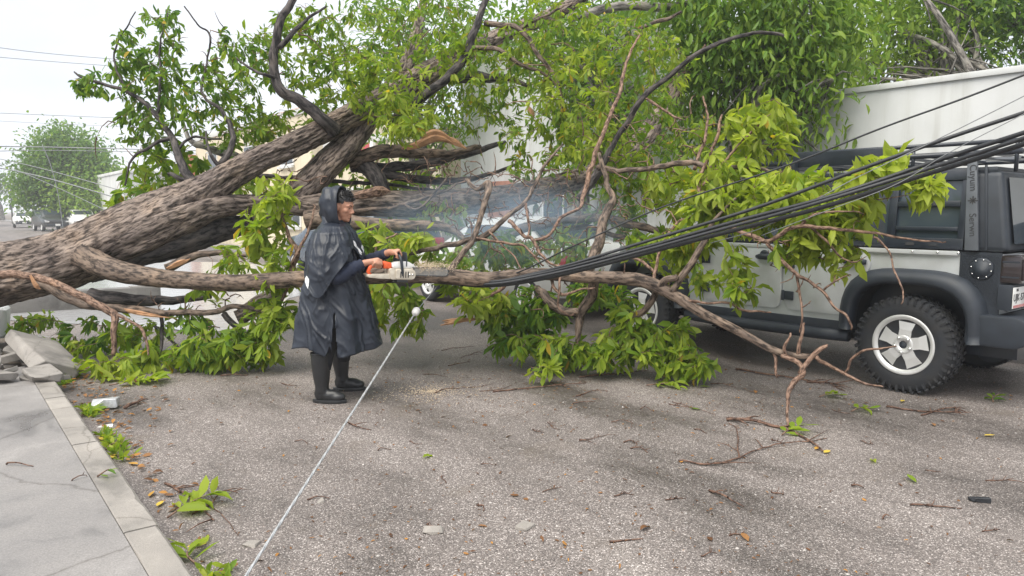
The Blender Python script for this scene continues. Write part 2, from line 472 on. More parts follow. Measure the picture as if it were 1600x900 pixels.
# flooded stretch beyond the trunk (uneven edge)
pl = []
for k in range(60):
    a = 2 * PI * k / 60
    w = 1 + .10 * math.sin(3 * a + 1) + .06 * math.sin(7 * a)
    pl.append(st(3.4 + 3.6 * math.cos(a) * w, 19.4 + 8.6 * math.sin(a) * w))
tag(sheet('flood_water', pl, M['water'], 0.006), 'pale flood water standing on the street behind the trunk', 'water')

# pavement of the near side with its kerb
mb = MB()
N_W = 26
edge = [(-3.2, -12), (.59, -12)]
far = []
for k in range(N_W + 1):
    n_ = .59 - (3.8) * k / N_W
    far.append((n_, 8.15 + .16 * math.sin(k * 2.3) + .12 * math.sin(k * 5.1 + 1) + .1 * random.random()))
poly = [st(*q) for q in edge + far]
mb.prism([(p.x, p.y) for p in poly], 'z', -.02, .105)
walk = tag(mb.build('sidewalk', M['walk']), 'grey wet concrete sidewalk at the left', 'sidewalk', kind='structure')
# kerb stones, laid end to end
t = -2.2
ks = [1.55, 1.2, 1.75, 1.35, 1.6, 1.45, 1.5]
for i, L in enumerate(ks):
    if t + L > 8.6: break
    mb = MB(); rows = []
    dz = random.uniform(-.004, .006); dn = random.uniform(-.006, .006)
    K = int(L / .05)
    for k in range(K + 1):
        tt = t + .006 + (L - .012) * k / K
        e1 = .012 + .010 * abs(mnoise.noise(Vector((tt * 9, i, 0)))) + .05 * max(0, mnoise.noise(Vector((tt * 3.1, i * 3, 2))) - .32)
        e2 = .004 + .012 * max(0, mnoise.noise(Vector((tt * 4.0, i * 5, 6))))
        w_ = .004 * mnoise.noise(Vector((tt * 2, 9, i)))
        zt = .111 + dz + .003 * mnoise.noise(Vector((tt * 5, 2, 2)))
        prof = [(.594, -.02), (.594, zt - e2), (.594 + e2, zt), (.742 + dn + w_ - e1, zt), (.742 + dn + w_, zt - e1 * .8), (.748 + dn, -.02)]
        rows.append([st(a_, tt, z_) for a_, z_ in prof])
    mb.grid(rows, 6, K + 1, smooth=False)
    mb.f += [tuple(range(6))[::-1], tuple(range(K * 6, K * 6 + 6))]; mb.sm += [False, False]
    o = mb.build('kerb_stone', M['kerb'])
    o.parent = walk
    t += L
# far side pavement
mb = MB()
q = [st(8.75, -20), st(10.2, -20), st(10.2, 200), st(8.75, 200)]
mb.prism([(p.x, p.y) for p in q], 'z', -.02, .12)
tag(mb.build('far_sidewalk', M['walk']), 'concrete sidewalk along the white wall', 'sidewalk', kind='structure')

# tall white boundary wall at the right
w = empty('boundary_wall', st(10.2, 0))
ang = math.atan2(SD.y, SD.x)
def oriented(mb_pts):
    return mb_pts
def wall_box(n0, n1, t0, t1, z0, z1):
    mb = MB()
    q = [st(n0, t0), st(n1, t0), st(n1, t1), st(n0, t1)]
    org = st(10.2, 0)
    mb.prism([(p.x - org.x, p.y - org.y) for p in q], 'z', z0, z1)
    return mb
wall_box(10.2, 10.42, -14, 9.2, 0, 3.18).build('wall_panel', M['wallwhite'], w)
wall_box(10.16, 10.46, -14, 9.22, 3.183, 3.26).build('coping', M['wallwhite'], w, bevel=.01)
tag(w, 'tall plain white boundary wall behind the silver off-roader', 'wall')

def building(name, n0, n1, t0, t1, h, mat, label, wins, roofmat=None, trim=None):
    org = st(n0, t0)
    r = empty(name, org)
    tag(r, label, 'building')
    def bx(nm, a0, a1, b0, b1, z0, z1, m, par, bev=0):
        mb = MB(); q = [st(a0, b0), st(a1, b0), st(a1, b1), st(a0, b1)]
        mb.prism([(p.x - org.x, p.y - org.y) for p in q], 'z', z0, z1)
        return mb.build(nm, m, par, bevel=bev)
    bx('wall', n0, n1, t0, t1, 0, h, mat, r)
    bx('parapet', n0 - .06, n1 + .06, t0 - .06, t1 + .06, h + .003, h + .22, trim or mat, r, .02)
    for (b0, b1, z0, z1, side) in wins:
        if side == 'n':
            f = bx('window', n0 - .05, n0 - .003, b0, b1, z0, z1, M['white'], r)
            for k in range(2):
                c0 = b0 + .07 + k * (b1 - b0 - .07) / 2
                bx('pane', n0 - .062, n0 - .053, c0, c0 + (b1 - b0) / 2 - .1, z0 + .07, z1 - .07, M['glass'], f)
            bx('sill', n0 - .14, n0 - .066, b0 - .06, b1 + .06, z0 - .09, z0 - .01, trim or mat, f)
            bx('lintel', n0 - .10, n0 - .066, b0 - .06, b1 + .06, z1 + .012, z1 + .10, trim or mat, f)
    return r, bx
r, bx = building('white_house', 10.45, 19, 9.6, 15.6, 5.25, M['wallwhite'], 'white two storey house behind the crown of the fallen tree',
         [(10.4, 11.6, 3.2, 4.4, 'n'), (11, 12.4, .9, 2.2, 'n')])
bx('door', 10.45 - .05, 10.45 - .004, 13.4, 14.4, 0.12, 2.25, M['terracotta'], r)
r, bx = building('cream_house', 10.3, 20, 24.5, 38.5, 4.9, M['cream'], 'cream rendered house far down the street behind the trunk',
         [(25.5, 27, 1, 2.3, 'n'), (29, 30.6, 1, 2.3, 'n'), (33, 34.6, 1, 2.3, 'n'), (26, 27.3, 3.2, 4.2, 'n'), (30, 31.3, 3.2, 4.2, 'n'), (35, 36.4, 3.2, 4.2, 'n')], trim=M['wallwhite'])
bx('canopy', 9.3, 10.29, 33.5, 36.5, 2.6, 2.75, M['terracotta'], r)
bx('corner_pier', 10.0, 10.6, 38.52, 39.1, 0, 4.3, M['terracotta'], r)
bx('roof_tile_hip', 11.2, 18, 27, 33, 5.125, 5.5, M['terracotta'], r, .1)
r, bx = building('cream_low_house', 10.5, 20, 16.6, 23.8, 3.6, M['cream'], 'low cream house between the white house and the taller cream house',
         [(18, 19.4, 1.0, 2.2, 'n'), (21, 22.2, 1.0, 2.2, 'n')], trim=M['wallwhite'])
sg = bx('sign_board', 10.26, 10.34, 20.1, 21.9, 3.05, 3.58, M['redlens'], r)
bx('sign_edge', 10.25, 10.345, 19.9, 20.095, 3.02, 3.6, M['white'], sg)
r, bx = building('white_far_house', -6.5, 3.2, 93, 105, 6.6, M['wallwhite'], 'white house at the far end of the street at the left edge', [], trim=M['wallwhite'])
for k in range(3):
    mb = MB()
    o = bx('pilaster', -6.5 + 2.8 * k + 5.2, -6.5 + 2.8 * k + 5.7, 92.7, 92.98, 0, 6, M['terracotta'] if k == 1 else M['greypaint'], r)
r, bx = building('far_garage', 10.6, 19, 58, 80, 4.2, M['wallwhite'], 'pale low building behind the far roadside tree', [])
r, bx = building('back_house', 12.5, 20, -2.5, 3.5, 4.6, M['wallwhite'], 'pale house showing above the white boundary wall', [])
# ------------------------------------------------------------ leaves
# template: 8 vertices, x along the leaf, y across, z up
LT = np.array([[0, 0, 0], [.34, .42, .05], [.34, 0, 0], [.34, -.42, .05], [.70, .44, .02], [.70, 0, -.04], [.70, -.44, .02], [1, 0, -.12]], 'f4')
LF = [(0, 2, 1), (0, 3, 2), (1, 2, 5, 4), (2, 3, 6, 5), (4, 5, 7), (5, 6, 7)]
LF_TOT = np.array([len(f) for f in LF]); LF_FLAT = np.array([i for f in LF for i in f])

class Leaves:
    def __init__(s):
        s.o = []; s.d = []; s.n = []; s.l = []; s.w = []; s.t = []
    def add(s, o, d, n, l, w, t):
        s.o.append(tuple(o)); s.d.append(tuple(d)); s.n.append(tuple(n)); s.l.append(l); s.w.append(w); s.t.append(t)
    def arrays(s):
        return [np.array(x, 'f4') for x in (s.o, s.d, s.n, s.l, s.w, s.t)]

def frames(d, n):
    d = d / np.maximum(1e-6, np.linalg.norm(d, axis=1, keepdims=True))
    y = np.cross(n, d); ln = np.linalg.norm(y, axis=1, keepdims=True)
    y = np.where(ln < 1e-3, np.array([[0, 1, 0]], 'f4'), y / np.maximum(ln, 1e-6))
    z = np.cross(d, y)
    return d, y, z

def leaf_mesh(name, o, d, n, l, w, t, mat):
    N = len(o)
    d, y, z = frames(d, n)
    curl = rng.uniform(-.6, 2.6, (N, 1)).astype('f4')
    V = np.zeros((N, 8, 3), 'f4')
    for k in range(8):
        V[:, k] = o + d * (LT[k, 0] * l)[:, None] + y * (LT[k, 1] * w)[:, None] + z * (LT[k, 2] * l)[:, None] * curl
    me = bpy.data.meshes.new(name)
    me.vertices.add(N * 8); me.vertices.foreach_set('co', V.ravel())
    idx = (LF_FLAT[None, :] + (np.arange(N) * 8)[:, None]).ravel().astype('i4')
    tot = np.tile(LF_TOT, N).astype('i4'); start = np.concatenate([[0], np.cumsum(tot)[:-1]]).astype('i4')
    me.loops.add(len(idx)); me.loops.foreach_set('vertex_index', idx)
    me.polygons.add(len(tot)); me.polygons.foreach_set('loop_start', start)
    try: me.polygons.foreach_set('loop_total', tot)
    except Exception: pass
    me.update(calc_edges=True)
    a = me.attributes.new('tint', 'FLOAT', 'POINT'); a.data.foreach_set('value', np.repeat(t, 8).astype('f4'))
    me.polygons.foreach_set('use_smooth', np.ones(len(tot), bool))
    me.materials.append(mat)
    return me

# eight leaf meshes that single leaves share
LEAF_PROTO = []
for k in range(8):
    tint = [.25, .38, .48, .56, .64, .72, .8, .88][k]
    LEAF_PROTO.append(leaf_mesh('leaf', np.zeros((1, 3), 'f4'), np.array([[1, 0, 0]], 'f4'), np.array([[0, 0, 1]], 'f4'),
                      np.array([1.], 'f4'), np.array([.36], 'f4'), np.array([tint], 'f4'), M['leaf']))
LEAF_DRY = [leaf_mesh('dry_leaf', np.zeros((1, 3), 'f4'), np.array([[1, 0, 0]], 'f4'), np.array([[0, 0, 1]], 'f4'),
            np.array([1.], 'f4'), np.array([.42], 'f4'), np.array([tt], 'f4'), M['leafdry']) for tt in (.2, .55, .85, 1.0)]

def leaf_obj(parent, o, d, n, l, t, name='leaf', protos=None, world=True):
    if protos is None:
        k = min(7, max(0, int((t - .2) / .085))); me = LEAF_PROTO[k]
    else:
        me = protos[int(t * 3.99)]
    ob = bpy.data.objects.new(name, me)
    COL.objects.link(ob)
    dd = Vector(d).normalized(); y = Vector(n).cross(dd)
    y = y.normalized() if y.length > 1e-4 else dd.orthogonal().normalized()
    z = dd.cross(y)
    mat = Matrix(((dd.x, y.x, z.x), (dd.y, y.y, z.y), (dd.z, y.z, z.z)))
    loc = Vector(o)
    if parent is not None:
        ob.parent = parent
        loc = loc - parent.location
    ob.matrix_basis = Matrix.Translation(loc) @ mat.to_4x4() @ Matrix.Diagonal((l, l, l, 1))
    return ob

def rosette(L, c, ax, n, ll, tint, droop=.35, spread=1.05):
    """a loose whorl of leaves round the tip of a twig, some hanging, some wilted"""
    ax = Vector(ax).normalized()
    u = ax.orthogonal().normalized(); v = ax.cross(u)
    a0 = random.random() * 6.28
    wilt = random.random() ** 2 * 1.3
    spread *= random.uniform(.6, 1.2)
    tint += random.gauss(0, .07)
    for k in range(n):
        a = a0 + k * 2.4 + random.gauss(0, .35)
        s = spread * random.uniform(.45, 1.25)
        rad = u * math.cos(a) + v * math.sin(a)
        d = ax * math.cos(s) + rad * math.sin(s)
        d.z -= droop * random.uniform(.2, 1.3) + wilt
        d.normalize()
        nn = (ax * 1.0 - d * ax.dot(d)); nn = nn + Vector((0, 0, .6)) + Vector((random.gauss(0, .5), random.gauss(0, .5), random.gauss(0, .3)))
        l = ll * random.uniform(.5, 1.22)
        p = Vector(c) - ax * random.uniform(0, .11) + rad * .004
        if p.z + d.z * l < .02:
            d.z = max(d.z, (.03 - p.z) / l)
        L.add(p, d, nn, l, l * random.uniform(.24, .42), (min(.93, max(0, random.gauss(tint, .11))) if random.random() > .012 else 1.0))

# ------------------------------------------------------------ the fallen tree
# branch tables: (px, py, depth, diameter in px) along each limb, read off the photograph and given real depths
def limb(pts, n=6, wob=.0, seed=0):
    P = []
    for (px, py, Y, dia) in pts:
        q = at(px, py, Y)
        P.append((q.x, q.y, q.z, dia / 2 * Y / F))
    C = crom(P, n)
    out = []
    for i, c in enumerate(C):
        r = max(.0022, c[3])
        if wob and 0 < i < len(C) - 1:
            nv = mnoise.noise_vector(Vector((c[0] * 2.3 + seed, c[1] * 2.3, c[2] * 2.3)))
            c[:3] += np.array(nv) * wob * (.4 + r * 8)
            c[:3] += np.array(mnoise.noise_vector(Vector((c[0] * 8 + seed, c[1] * 8, c[2] * 8)))) * wob * .5
        out.append((Vector(c[:3]), r))
    return out

FT = empty('fallen_tree', (-3.6, 7.9, 0))
tag(FT, 'big uprooted tree lying across the street with split limbs and broad green leaves', 'tree')
NODES = []          # skeleton points for twigs to spring from

def put(mb, name, mat, bark=True, parent=None):
    off = FT.location
    mb.v = [(p[0] - off.x, p[1] - off.y, p[2] - off.z) for p in mb.v]
    return mb.build(name, mat, parent or FT, bark=bark)

def add_limb(name, pts, mat, sides=None, n=6, wob=.03, seed=0, nodes=True, rough=0.0):
    L = limb(pts, n, wob, seed)
    rmax = max(r for _, r in L)
    s = sides or (6 if rmax < .012 else 8 if rmax < .03 else 12 if rmax < .07 else 20)
    mb = MB(); mb.tube([p for p, _ in L], [r for _, r in L], s)
    if rough:
        for i, v in enumerate(mb.v):
            b = mb.bk[i]
            q = Vector((b[0] * 9, b[1] * 9, b[2] * 2.2 + seed))
            h = (mnoise.noise(q) * .6 + mnoise.noise(q * 2.6) * .4) * rough
            c = L[min(len(L) - 1, i // s)][0]
            d = (Vector(v) - c)
            mb.v[i] = tuple(Vector(v) + d.normalized() * h)
    if nodes:
        for p, r in L: NODES.append((p.x, p.y, p.z, r))
    return put(mb, name, mat)

# main trunk: ridged bark in real relief
def big_trunk(name, pts, mat, sides=96, n=34, depth=.026, seed=0.0, flute=.06):
    L = limb(pts, n, 0)
    mb = MB(); mb.tube([p for p, _ in L], [r for _, r in L], sides)
    nv = []
    for i, v in enumerate(mb.v):
        j = min(len(L) - 1, i // sides)
        c, r = L[j]; b = mb.bk[i]; ca, sa = b[0] / r, b[1] / r
        d = (Vector(v) - c).normalized()
        q = Vector((ca * 1.3, sa * 1.3, b[2] * .55 + seed))
        h = mnoise.noise(q) * flute * r * 4
        q2 = Vector((ca * r * 24, sa * r * 24, b[2] * 4.6 + seed)); q2 += mnoise.noise_vector(q2 * .5) * .9
        ridge = 1 - abs(mnoise.noise(q2)) * 2.0
        ridge2 = 1 - abs(mnoise.noise(q2 * 2.3 + Vector((4, 1, 7)))) * 2.0
        h += depth * (ridge * .7 + ridge2 * .4 - .6)
        nv.append(tuple(Vector(v) + d * h))
    mb.v = nv
    for p, r in L[::4]: NODES.append((p.x, p.y, p.z, r))
    return put(mb, name, mat)

TRUNK = big_trunk('trunk', [(-420, 500, 7.5, 140), (-150, 458, 7.7, 116), (0, 431, 7.8, 96), (100, 410, 7.85, 88), (190, 368, 7.95, 84), (255, 336, 8.1, 76), (300, 312, 8.2, 60),
                            (338, 288, 8.28, 46), (400, 252, 8.4, 40), (470, 221, 8.6, 37), (540, 186, 8.9, 35), (610, 150, 9.2, 34), (680, 110, 9.6, 33), (735, 78, 10, 27), (800, 48, 10.6, 22), (880, 14, 11.4, 20), (960, -40, 12, 12)], M['bark'])
big_trunk('lower_limb', [(140, 404, 7.9, 46), (210, 376, 7.85, 56), (280, 346, 8.0, 48), (338, 324, 8.2, 34), (400, 319, 8.45, 28), (440, 321, 8.6, 30), (500, 321, 8.7, 38), (580, 318, 8.9, 42), (660, 318, 9.1, 42),
                         (740, 312, 9.3, 44), (810, 304, 9.5, 40), (880, 286, 9.8, 36), (950, 262, 10.2, 32), (1010, 210, 10.6, 28), (1050, 150, 11, 24), (1085, 95, 11.4, 20), (1130, 20, 12, 12)], M['bark'], 56, 22, .016, 3.1)
big_trunk('rising_limb', [(395, 345, 8.5, 26), (425, 332, 8.6, 36), (452, 314, 8.7, 42), (480, 292, 8.75, 45), (512, 258, 8.85, 44), (545, 226, 9.0, 40), (578, 184, 9.2, 34), (610, 145, 9.6, 28), (640, 90, 10, 20), (660, 10, 10.5, 12), (670, -60, 11, 8)], M['bark'], 48, 22, .016, 7.7)
# bulge where the limbs part; dark bark paints in the shade of its underside
big_trunk('shaded_crotch', [(140, 426, 7.95, 36), (205, 398, 7.95, 46), (275, 376, 8.1, 50), (340, 358, 8.4, 42), (410, 346, 8.6, 24)], M['bark3'], 40, 18, .018, 5.2)
# limb under the saw, the longest in front
big_trunk('sawn_limb', [(130, 400, 7.65, 40), (165, 418, 7.5, 36), (215, 430, 7.35, 31), (290, 438, 7.2, 28), (370, 442, 7.05, 27), (450, 437, 6.9, 25), (530, 434, 6.75, 25), (610, 430, 6.65, 25), (690, 431, 6.6, 25),
                        (760, 436, 6.62, 22), (830, 428, 6.7, 18), (900, 432, 6.7, 18), (960, 434, 6.65, 19), (1010, 440, 6.55, 20), (1055, 462, 6.4, 18), (1100, 490, 6.2, 16), (1150, 515, 6.0, 14), (1205, 545, 5.8, 12), (1245, 556, 5.7, 10), (1275, 556, 5.65, 8)], M['bark2'], 28, 18, .007, 9.3, .05)

BR = [
 # name, material, points
 ('branch', 'bark3', [(522, 205, 8.75, 26), (510, 190, 8.6, 20), (470, 160, 8.5, 18), (436, 140, 8.4, 16), (430, 110, 8.4, 14), (430, 70, 8.4, 13), (438, 30, 8.4, 12), (462, -10, 8.5, 10), (480, -60, 8.6, 6)]),
 ('branch', 'bark3', [(436, 75, 8.4, 9), (460, 50, 8.4, 7), (480, 30, 8.5, 5), (510, 10, 8.6, 3)]),
 ('branch', 'bark3', [(432, 125, 8.4, 8), (415, 118, 8.3, 5), (395, 108, 8.3, 4), (370, 90, 8.3, 2.5)]),
 ('branch', 'bark3', [(610, 190, 8.9, 16), (640, 170, 8.8, 15), (690, 130, 8.7, 14), (728, 85, 8.7, 13), (742, 50, 8.7, 12), (755, 15, 8.8, 10), (768, -40, 9, 7)]),
 ('branch', 'bark2', [(738, 75, 8.7, 8), (775, 78, 8.6, 7), (815, 100, 8.5, 6), (850, 115, 8.5, 4), (880, 140, 8.5, 3)]),
 ('branch', 'bark2', [(758, 36, 8.8, 9), (810, 45, 8.6, 8), (840, 85, 8.5, 7), (868, 120, 8.4, 6), (878, 165, 8.4, 4)]),
 ('branch', 'bark2', [(812, 46, 8.6, 6), (845, 28, 8.6, 5), (880, 10, 8.7, 3)]),
 ('branch', 'bark3', [(690, 118, 9.6, 24), (740, 122, 9.6, 18), (790, 122, 9.7, 10), (830, 135, 9.8, 6)]),
 # upper left
 ('branch', 'bark3', [(305, 290, 8.3, 16), (285, 255, 8.4, 13), (268, 215, 8.6, 10), (245, 180, 8.7, 8), (215, 152, 8.8, 6), (175, 135, 8.8, 5), (130, 122, 8.8, 4), (116, 112, 8.8, 2.5)]),
 ('branch', 'bark3', [(345, 258, 8.4, 12), (362, 228, 8.5, 9), (362, 200, 8.6, 8), (345, 172, 8.7, 6), (318, 152, 8.8, 4), (318, 120, 8.9, 3), (330, 60, 9, 3), (310, 40, 9, 2.5), (288, 10, 9, 2)]),
 ('branch', 'bark3', [(268, 215, 8.6, 7), (235, 228, 8.6, 5), (205, 250, 8.6, 4), (195, 290, 8.6, 3)]),
 ('branch', 'bark3', [(275, 235, 8.5, 5), (300, 215, 8.6, 4), (345, 217, 8.7, 3)]),
 ('branch', 'greybark', [(372, 248, 9.4, 14), (330, 232, 9.6, 12), (300, 220, 9.8, 8), (285, 190, 10, 5)]),
 ('branch', 'bark3', [(245, 180, 8.7, 5), (250, 120, 8.8, 4), (252, 60, 8.9, 3), (262, 20, 9, 2)]),
 ('branch', 'bark3', [(200, 145, 8.8, 4), (178, 95, 8.9, 3), (190, 55, 9, 2.5), (212, 18, 9, 2)]),
 ('branch', 'bark3', [(345, 262, 8.4, 7), (328, 240, 8.4, 5), (322, 205, 8.5, 3)]),
 ('branch', 'bark3', [(300, 292, 8.3, 12), (278, 278, 8.2, 8), (262, 272, 8.2, 5)]),
 # behind, middle
 ('branch', 'bark3', [(548, 262, 9.2, 16), (600, 262, 9.3, 16), (650, 258, 9.5, 15), (700, 250, 9.7, 13), (750, 235, 10, 10), (790, 222, 10.2, 6)]),
 ('branch', 'bark3', [(560, 262, 9.2, 16), (620, 275, 9.3, 14), (680, 283, 9.5, 12), (720, 283, 9.7, 10), (770, 270, 10, 6), (820, 250, 10.3, 4)]),
 ('branch', 'bark2', [(545, 255, 9.1, 22), (585, 242, 9.1, 22), (625, 236, 9.2, 20), (665, 240, 9.3, 16), (705, 240, 9.4, 12), (750, 230, 9.6, 8)]),
 ('branch', 'bark3', [(565, 250, 9.2, 26), (588, 275, 9.1, 26), (600, 305, 9.0, 20)]),
 ('branch', 'bark3', [(400, 275, 8.8, 8), (480, 280, 9, 7), (560, 285, 9.2, 6), (640, 292, 9.4, 5), (720, 300, 9.6, 4)]),
 ('branch', 'bark2', [(540, 333, 8.6, 7), (600, 325, 8.5, 6), (632, 318, 8.4, 6), (690, 300, 8.5, 4), (720, 285, 8.6, 3)]),
 ('branch', 'bark2', [(632, 318, 8.4, 5), (655, 325, 8.3, 4), (700, 275, 8.5, 3)]),
 ('branch', 'bark2', [(480, 345, 8.2, 32), (530, 345, 8.1, 26), (590, 352, 8.0, 20), (650, 352, 7.9, 18), (690, 352, 7.9, 14), (715, 365, 7.8, 10), (730, 378, 7.7, 6)]),
 ('branch', 'bark2', [(790, 372, 8.6, 14), (830, 355, 8.6, 16), (880, 343, 8.6, 15), (940, 340, 8.6, 14), (990, 352, 8.5, 13), (1030, 360, 8.4, 10), (1075, 358, 8.3, 5)]),
 ('branch', 'bark2', [(870, 362, 8.7, 8), (920, 355, 8.7, 8), (980, 372, 8.6, 7), (1030, 372, 8.5, 4)]),
 # tangle in front of the saw
 ('branch', 'bark2', [(700, 425, 6.6, 10), (722, 398, 6.7, 9), (740, 370, 6.9, 9), (752, 330, 7.1, 9), (760, 300, 7.3, 10), (762, 285, 7.4, 12), (745, 295, 7.5, 7), (728, 280, 7.6, 5)]),
 ('branch', 'bark2', [(640, 397, 7.2, 6), (680, 388, 7.1, 8), (720, 378, 7.0, 9), (760, 365, 7.0, 9), (790, 342, 7.1, 8), (815, 322, 7.2, 7), (830, 300, 7.3, 6), (850, 260, 7.5, 5), (880, 225, 7.6, 3)]),
 ('branch', 'twig', [(795, 345, 7.1, 7), (820, 372, 7.0, 6), (832, 376, 7.0, 6), (848, 400, 6.9, 5), (862, 412, 6.85, 4), (885, 420, 6.8, 3)]),
 ('branch', 'twig', [(832, 376, 7.0, 5), (858, 367, 7.0, 5), (870, 350, 7.1, 5), (882, 335, 7.2, 5), (905, 325, 7.3, 5), (915, 300, 7.4, 8), (925, 255, 7.5, 8), (945, 200, 7.6, 7), (965, 150, 7.8, 6), (978, 100, 8, 5), (1000, 55, 8.2, 3)]),
 ('branch', 'twig', [(740, 370, 6.9, 4), (790, 380, 6.8, 4), (820, 385, 6.8, 4), (838, 405, 6.7, 3), (850, 415, 6.7, 3)]),
 ('branch', 'twig', [(765, 362, 7.0, 4), (795, 395, 6.9, 3), (818, 425, 6.8, 2.5)]),
 ('branch', 'twig', [(822, 318, 7.2, 4), (826, 345, 7.1, 4), (824, 370, 7.0, 3)]),
 # the upright rough stem above the sawn limb
 ('branch', 'bark2', [(918, 428, 6.7, 20), (928, 400, 6.9, 18), (938, 370, 7.1, 16), (950, 330, 7.3, 14), (957, 310, 7.4, 11), (950, 290, 7.5, 8), (942, 262, 7.6, 8), (936, 240, 7.8, 6)]),
 ('branch', 'bark3', [(905, 310, 7.6, 12), (922, 285, 7.7, 13), (938, 262, 7.8, 14), (955, 235, 7.8, 9), (972, 205, 7.8, 9), (1005, 152, 7.7, 9), (1045, 118, 7.6, 8), (1095, 80, 7.5, 7), (1150, 58, 7.5, 6), (1200, 52, 7.5, 5), (1225, 56, 7.5, 4)]),
 ('branch', 'twig', [(1095, 80, 7.5, 5), (1102, 70, 7.5, 3)]),
 ('branch', 'twig', [(1006, 152, 7.7, 4), (1035, 172, 7.6, 4), (1065, 187, 7.5, 3)]),
 ('branch', 'bark2', [(935, 262, 7.7, 10), (960, 266, 7.5, 8), (1000, 265, 7.3, 8), (1040, 258, 7.1, 9), (1080, 255, 6.9, 9), (1120, 262, 6.7, 8), (1165, 262, 6.6, 6), (1210, 268, 6.5, 4)]),
 ('branch', 'twig', [(1090, 310, 6.6, 7), (1092, 280, 6.7, 6), (1110, 240, 6.8, 5), (1122, 205, 6.8, 5), (1128, 180, 6.9, 3)]),
 ('branch', 'twig', [(1098, 290, 6.6, 5), (1130, 255, 6.6, 4), (1165, 215, 6.6, 4), (1190, 190, 6.6, 3)]),
 ('branch', 'twig', [(1085, 265, 7, 6), (1100, 225, 7.1, 5), (1105, 190, 7.2, 4), (1098, 150, 7.3, 3)]),
 # fork at the fender
 ('branch', 'bark2', [(1050, 455, 6.4, 11), (1062, 440, 6.4, 11), (1078, 412, 6.4, 11), (1098, 380, 6.4, 9), (1115, 345, 6.4, 6), (1150, 310, 6.3, 4)]),
 ('branch', 'bark2', [(1030, 450, 6.5, 14), (1045, 436, 6.4, 11), (1058, 432, 6.35, 9)]),
 ('branch', 'twig', [(1022, 440, 6.5, 6), (1027, 410, 6.6, 5), (1040, 372, 6.7, 5), (1062, 345, 6.8, 4), (1095, 335, 6.8, 3)]),
 ('branch', 'twig', [(975, 395, 7.0, 6), (1000, 408, 6.8, 5), (1022, 425, 6.6, 5)]),
 ('branch', 'bark2', [(1025, 450, 6.6, 11), (1012, 478, 6.7, 11), (990, 495, 6.8, 11), (978, 510, 6.9, 8)]),
 # lower middle props
 ('branch', 'bark2', [(930, 430, 6.8, 17), (925, 460, 6.9, 17), (912, 485, 7.0, 16), (905, 510, 7.0, 12), (903, 535, 7.0, 6)]),
 ('branch', 'bark2', [(905, 490, 7.0, 13), (870, 482, 7.2, 15), (850, 465, 7.3, 16), (838, 450, 7.5, 10)]),
 ('branch', 'twig', [(858, 430, 6.8, 6), (866, 450, 6.7, 5), (878, 462, 6.6, 5), (895, 458, 6.6, 4), (930, 450, 6.5, 3)]),
 ('branch', 'twig', [(880, 425, 6.7, 4), (874, 450, 6.6, 4), (872, 480, 6.6, 3), (888, 492, 6.6, 3), (900, 490, 6.7, 4)]),
 ('branch', 'twig', [(797, 440, 6.9, 6), (785, 452, 6.9, 6), (768, 462, 6.9, 5)]),
 # twigs before the off-roader
 ('branch', 'twig', [(1140, 355, 6.2, 7), (1165, 365, 6.1, 7), (1198, 378, 6.0, 7), (1218, 368, 5.9, 7), (1240, 356, 5.8, 7), (1285, 355, 5.7, 6), (1340, 362, 5.6, 5), (1390, 368, 5.5, 4), (1440, 376, 5.4, 3), (1478, 378, 5.4, 2)]),
 ('branch', 'twig', [(1198, 378, 6.0, 6), (1215, 398, 5.9, 6), (1240, 425, 5.8, 6), (1270, 442, 5.75, 5), (1288, 455, 5.7, 5), (1305, 478, 5.65, 4), (1322, 492, 5.6, 4), (1330, 515, 5.6, 3)]),
 ('branch', 'twig', [(1288, 452, 5.7, 4), (1308, 440, 5.65, 3), (1330, 430, 5.6, 2)]),
 ('branch', 'twig', [(1245, 430, 5.8, 5), (1252, 460, 5.8, 4), (1252, 500, 5.75, 3), (1250, 520, 5.75, 2)]),
 ('branch', 'twig', [(1250, 352, 5.8, 5), (1275, 335, 5.7, 4), (1310, 330, 5.6, 3), (1350, 335, 5.5, 2)]),
 ('branch', 'twig', [(1250, 335, 5.9, 5), (1262, 350, 5.85, 4), (1290, 375, 5.7, 4), (1310, 398, 5.7, 3), (1330, 410, 5.6, 2)]),
 ('branch', 'twig', [(1365, 370, 5.5, 4), (1385, 390, 5.4, 3), (1398, 420, 5.3, 3), (1406, 450, 5.2, 3), (1408, 475, 5.1, 2)]),
 ('branch', 'twig', [(1245, 556, 5.7, 7), (1255, 520, 5.7, 5), (1257, 505, 5.7, 3)]),
 ('branch', 'twig', [(1075, 470, 6.3, 5), (1100, 472, 6.2, 4), (1140, 474, 6.15, 4), (1165, 486, 6.1, 4), (1205, 488, 6.05, 2)]),
 # end of the sawn limb
 ('branch', 'twig', [(1275, 556, 5.65, 7), (1290, 565, 5.55, 6), (1318, 582, 5.4, 5), (1350, 598, 5.3, 4), (1380, 604, 5.2, 2)]),
 ('branch', 'twig', [(1320, 582, 5.4, 4), (1332, 560, 5.35, 4), (1350, 548, 5.3, 4), (1375, 545, 5.25, 3), (1400, 542, 5.2, 2)]),
 ('branch', 'twig', [(1222, 556, 5.7, 8), (1245, 565, 5.6, 8), (1255, 580, 5.5, 8), (1240, 600, 5.4, 9), (1232, 615, 5.35, 7), (1231, 640, 5.3, 5), (1231, 668, 5.25, 4)]),
 ('branch', 'twig', [(1250, 585, 5.5, 8), (1262, 565, 5.5, 8), (1275, 550, 5.5, 8), (1293, 541, 5.5, 6)]),
 ('branch', 'twig', [(1230, 560, 5.7, 5), (1228, 540, 5.7, 5), (1235, 520, 5.7, 3)]),
 ('branch', 'twig', [(1208, 548, 5.8, 5), (1213, 565, 5.75, 5), (1215, 590, 5.7, 4)]),
 # low left
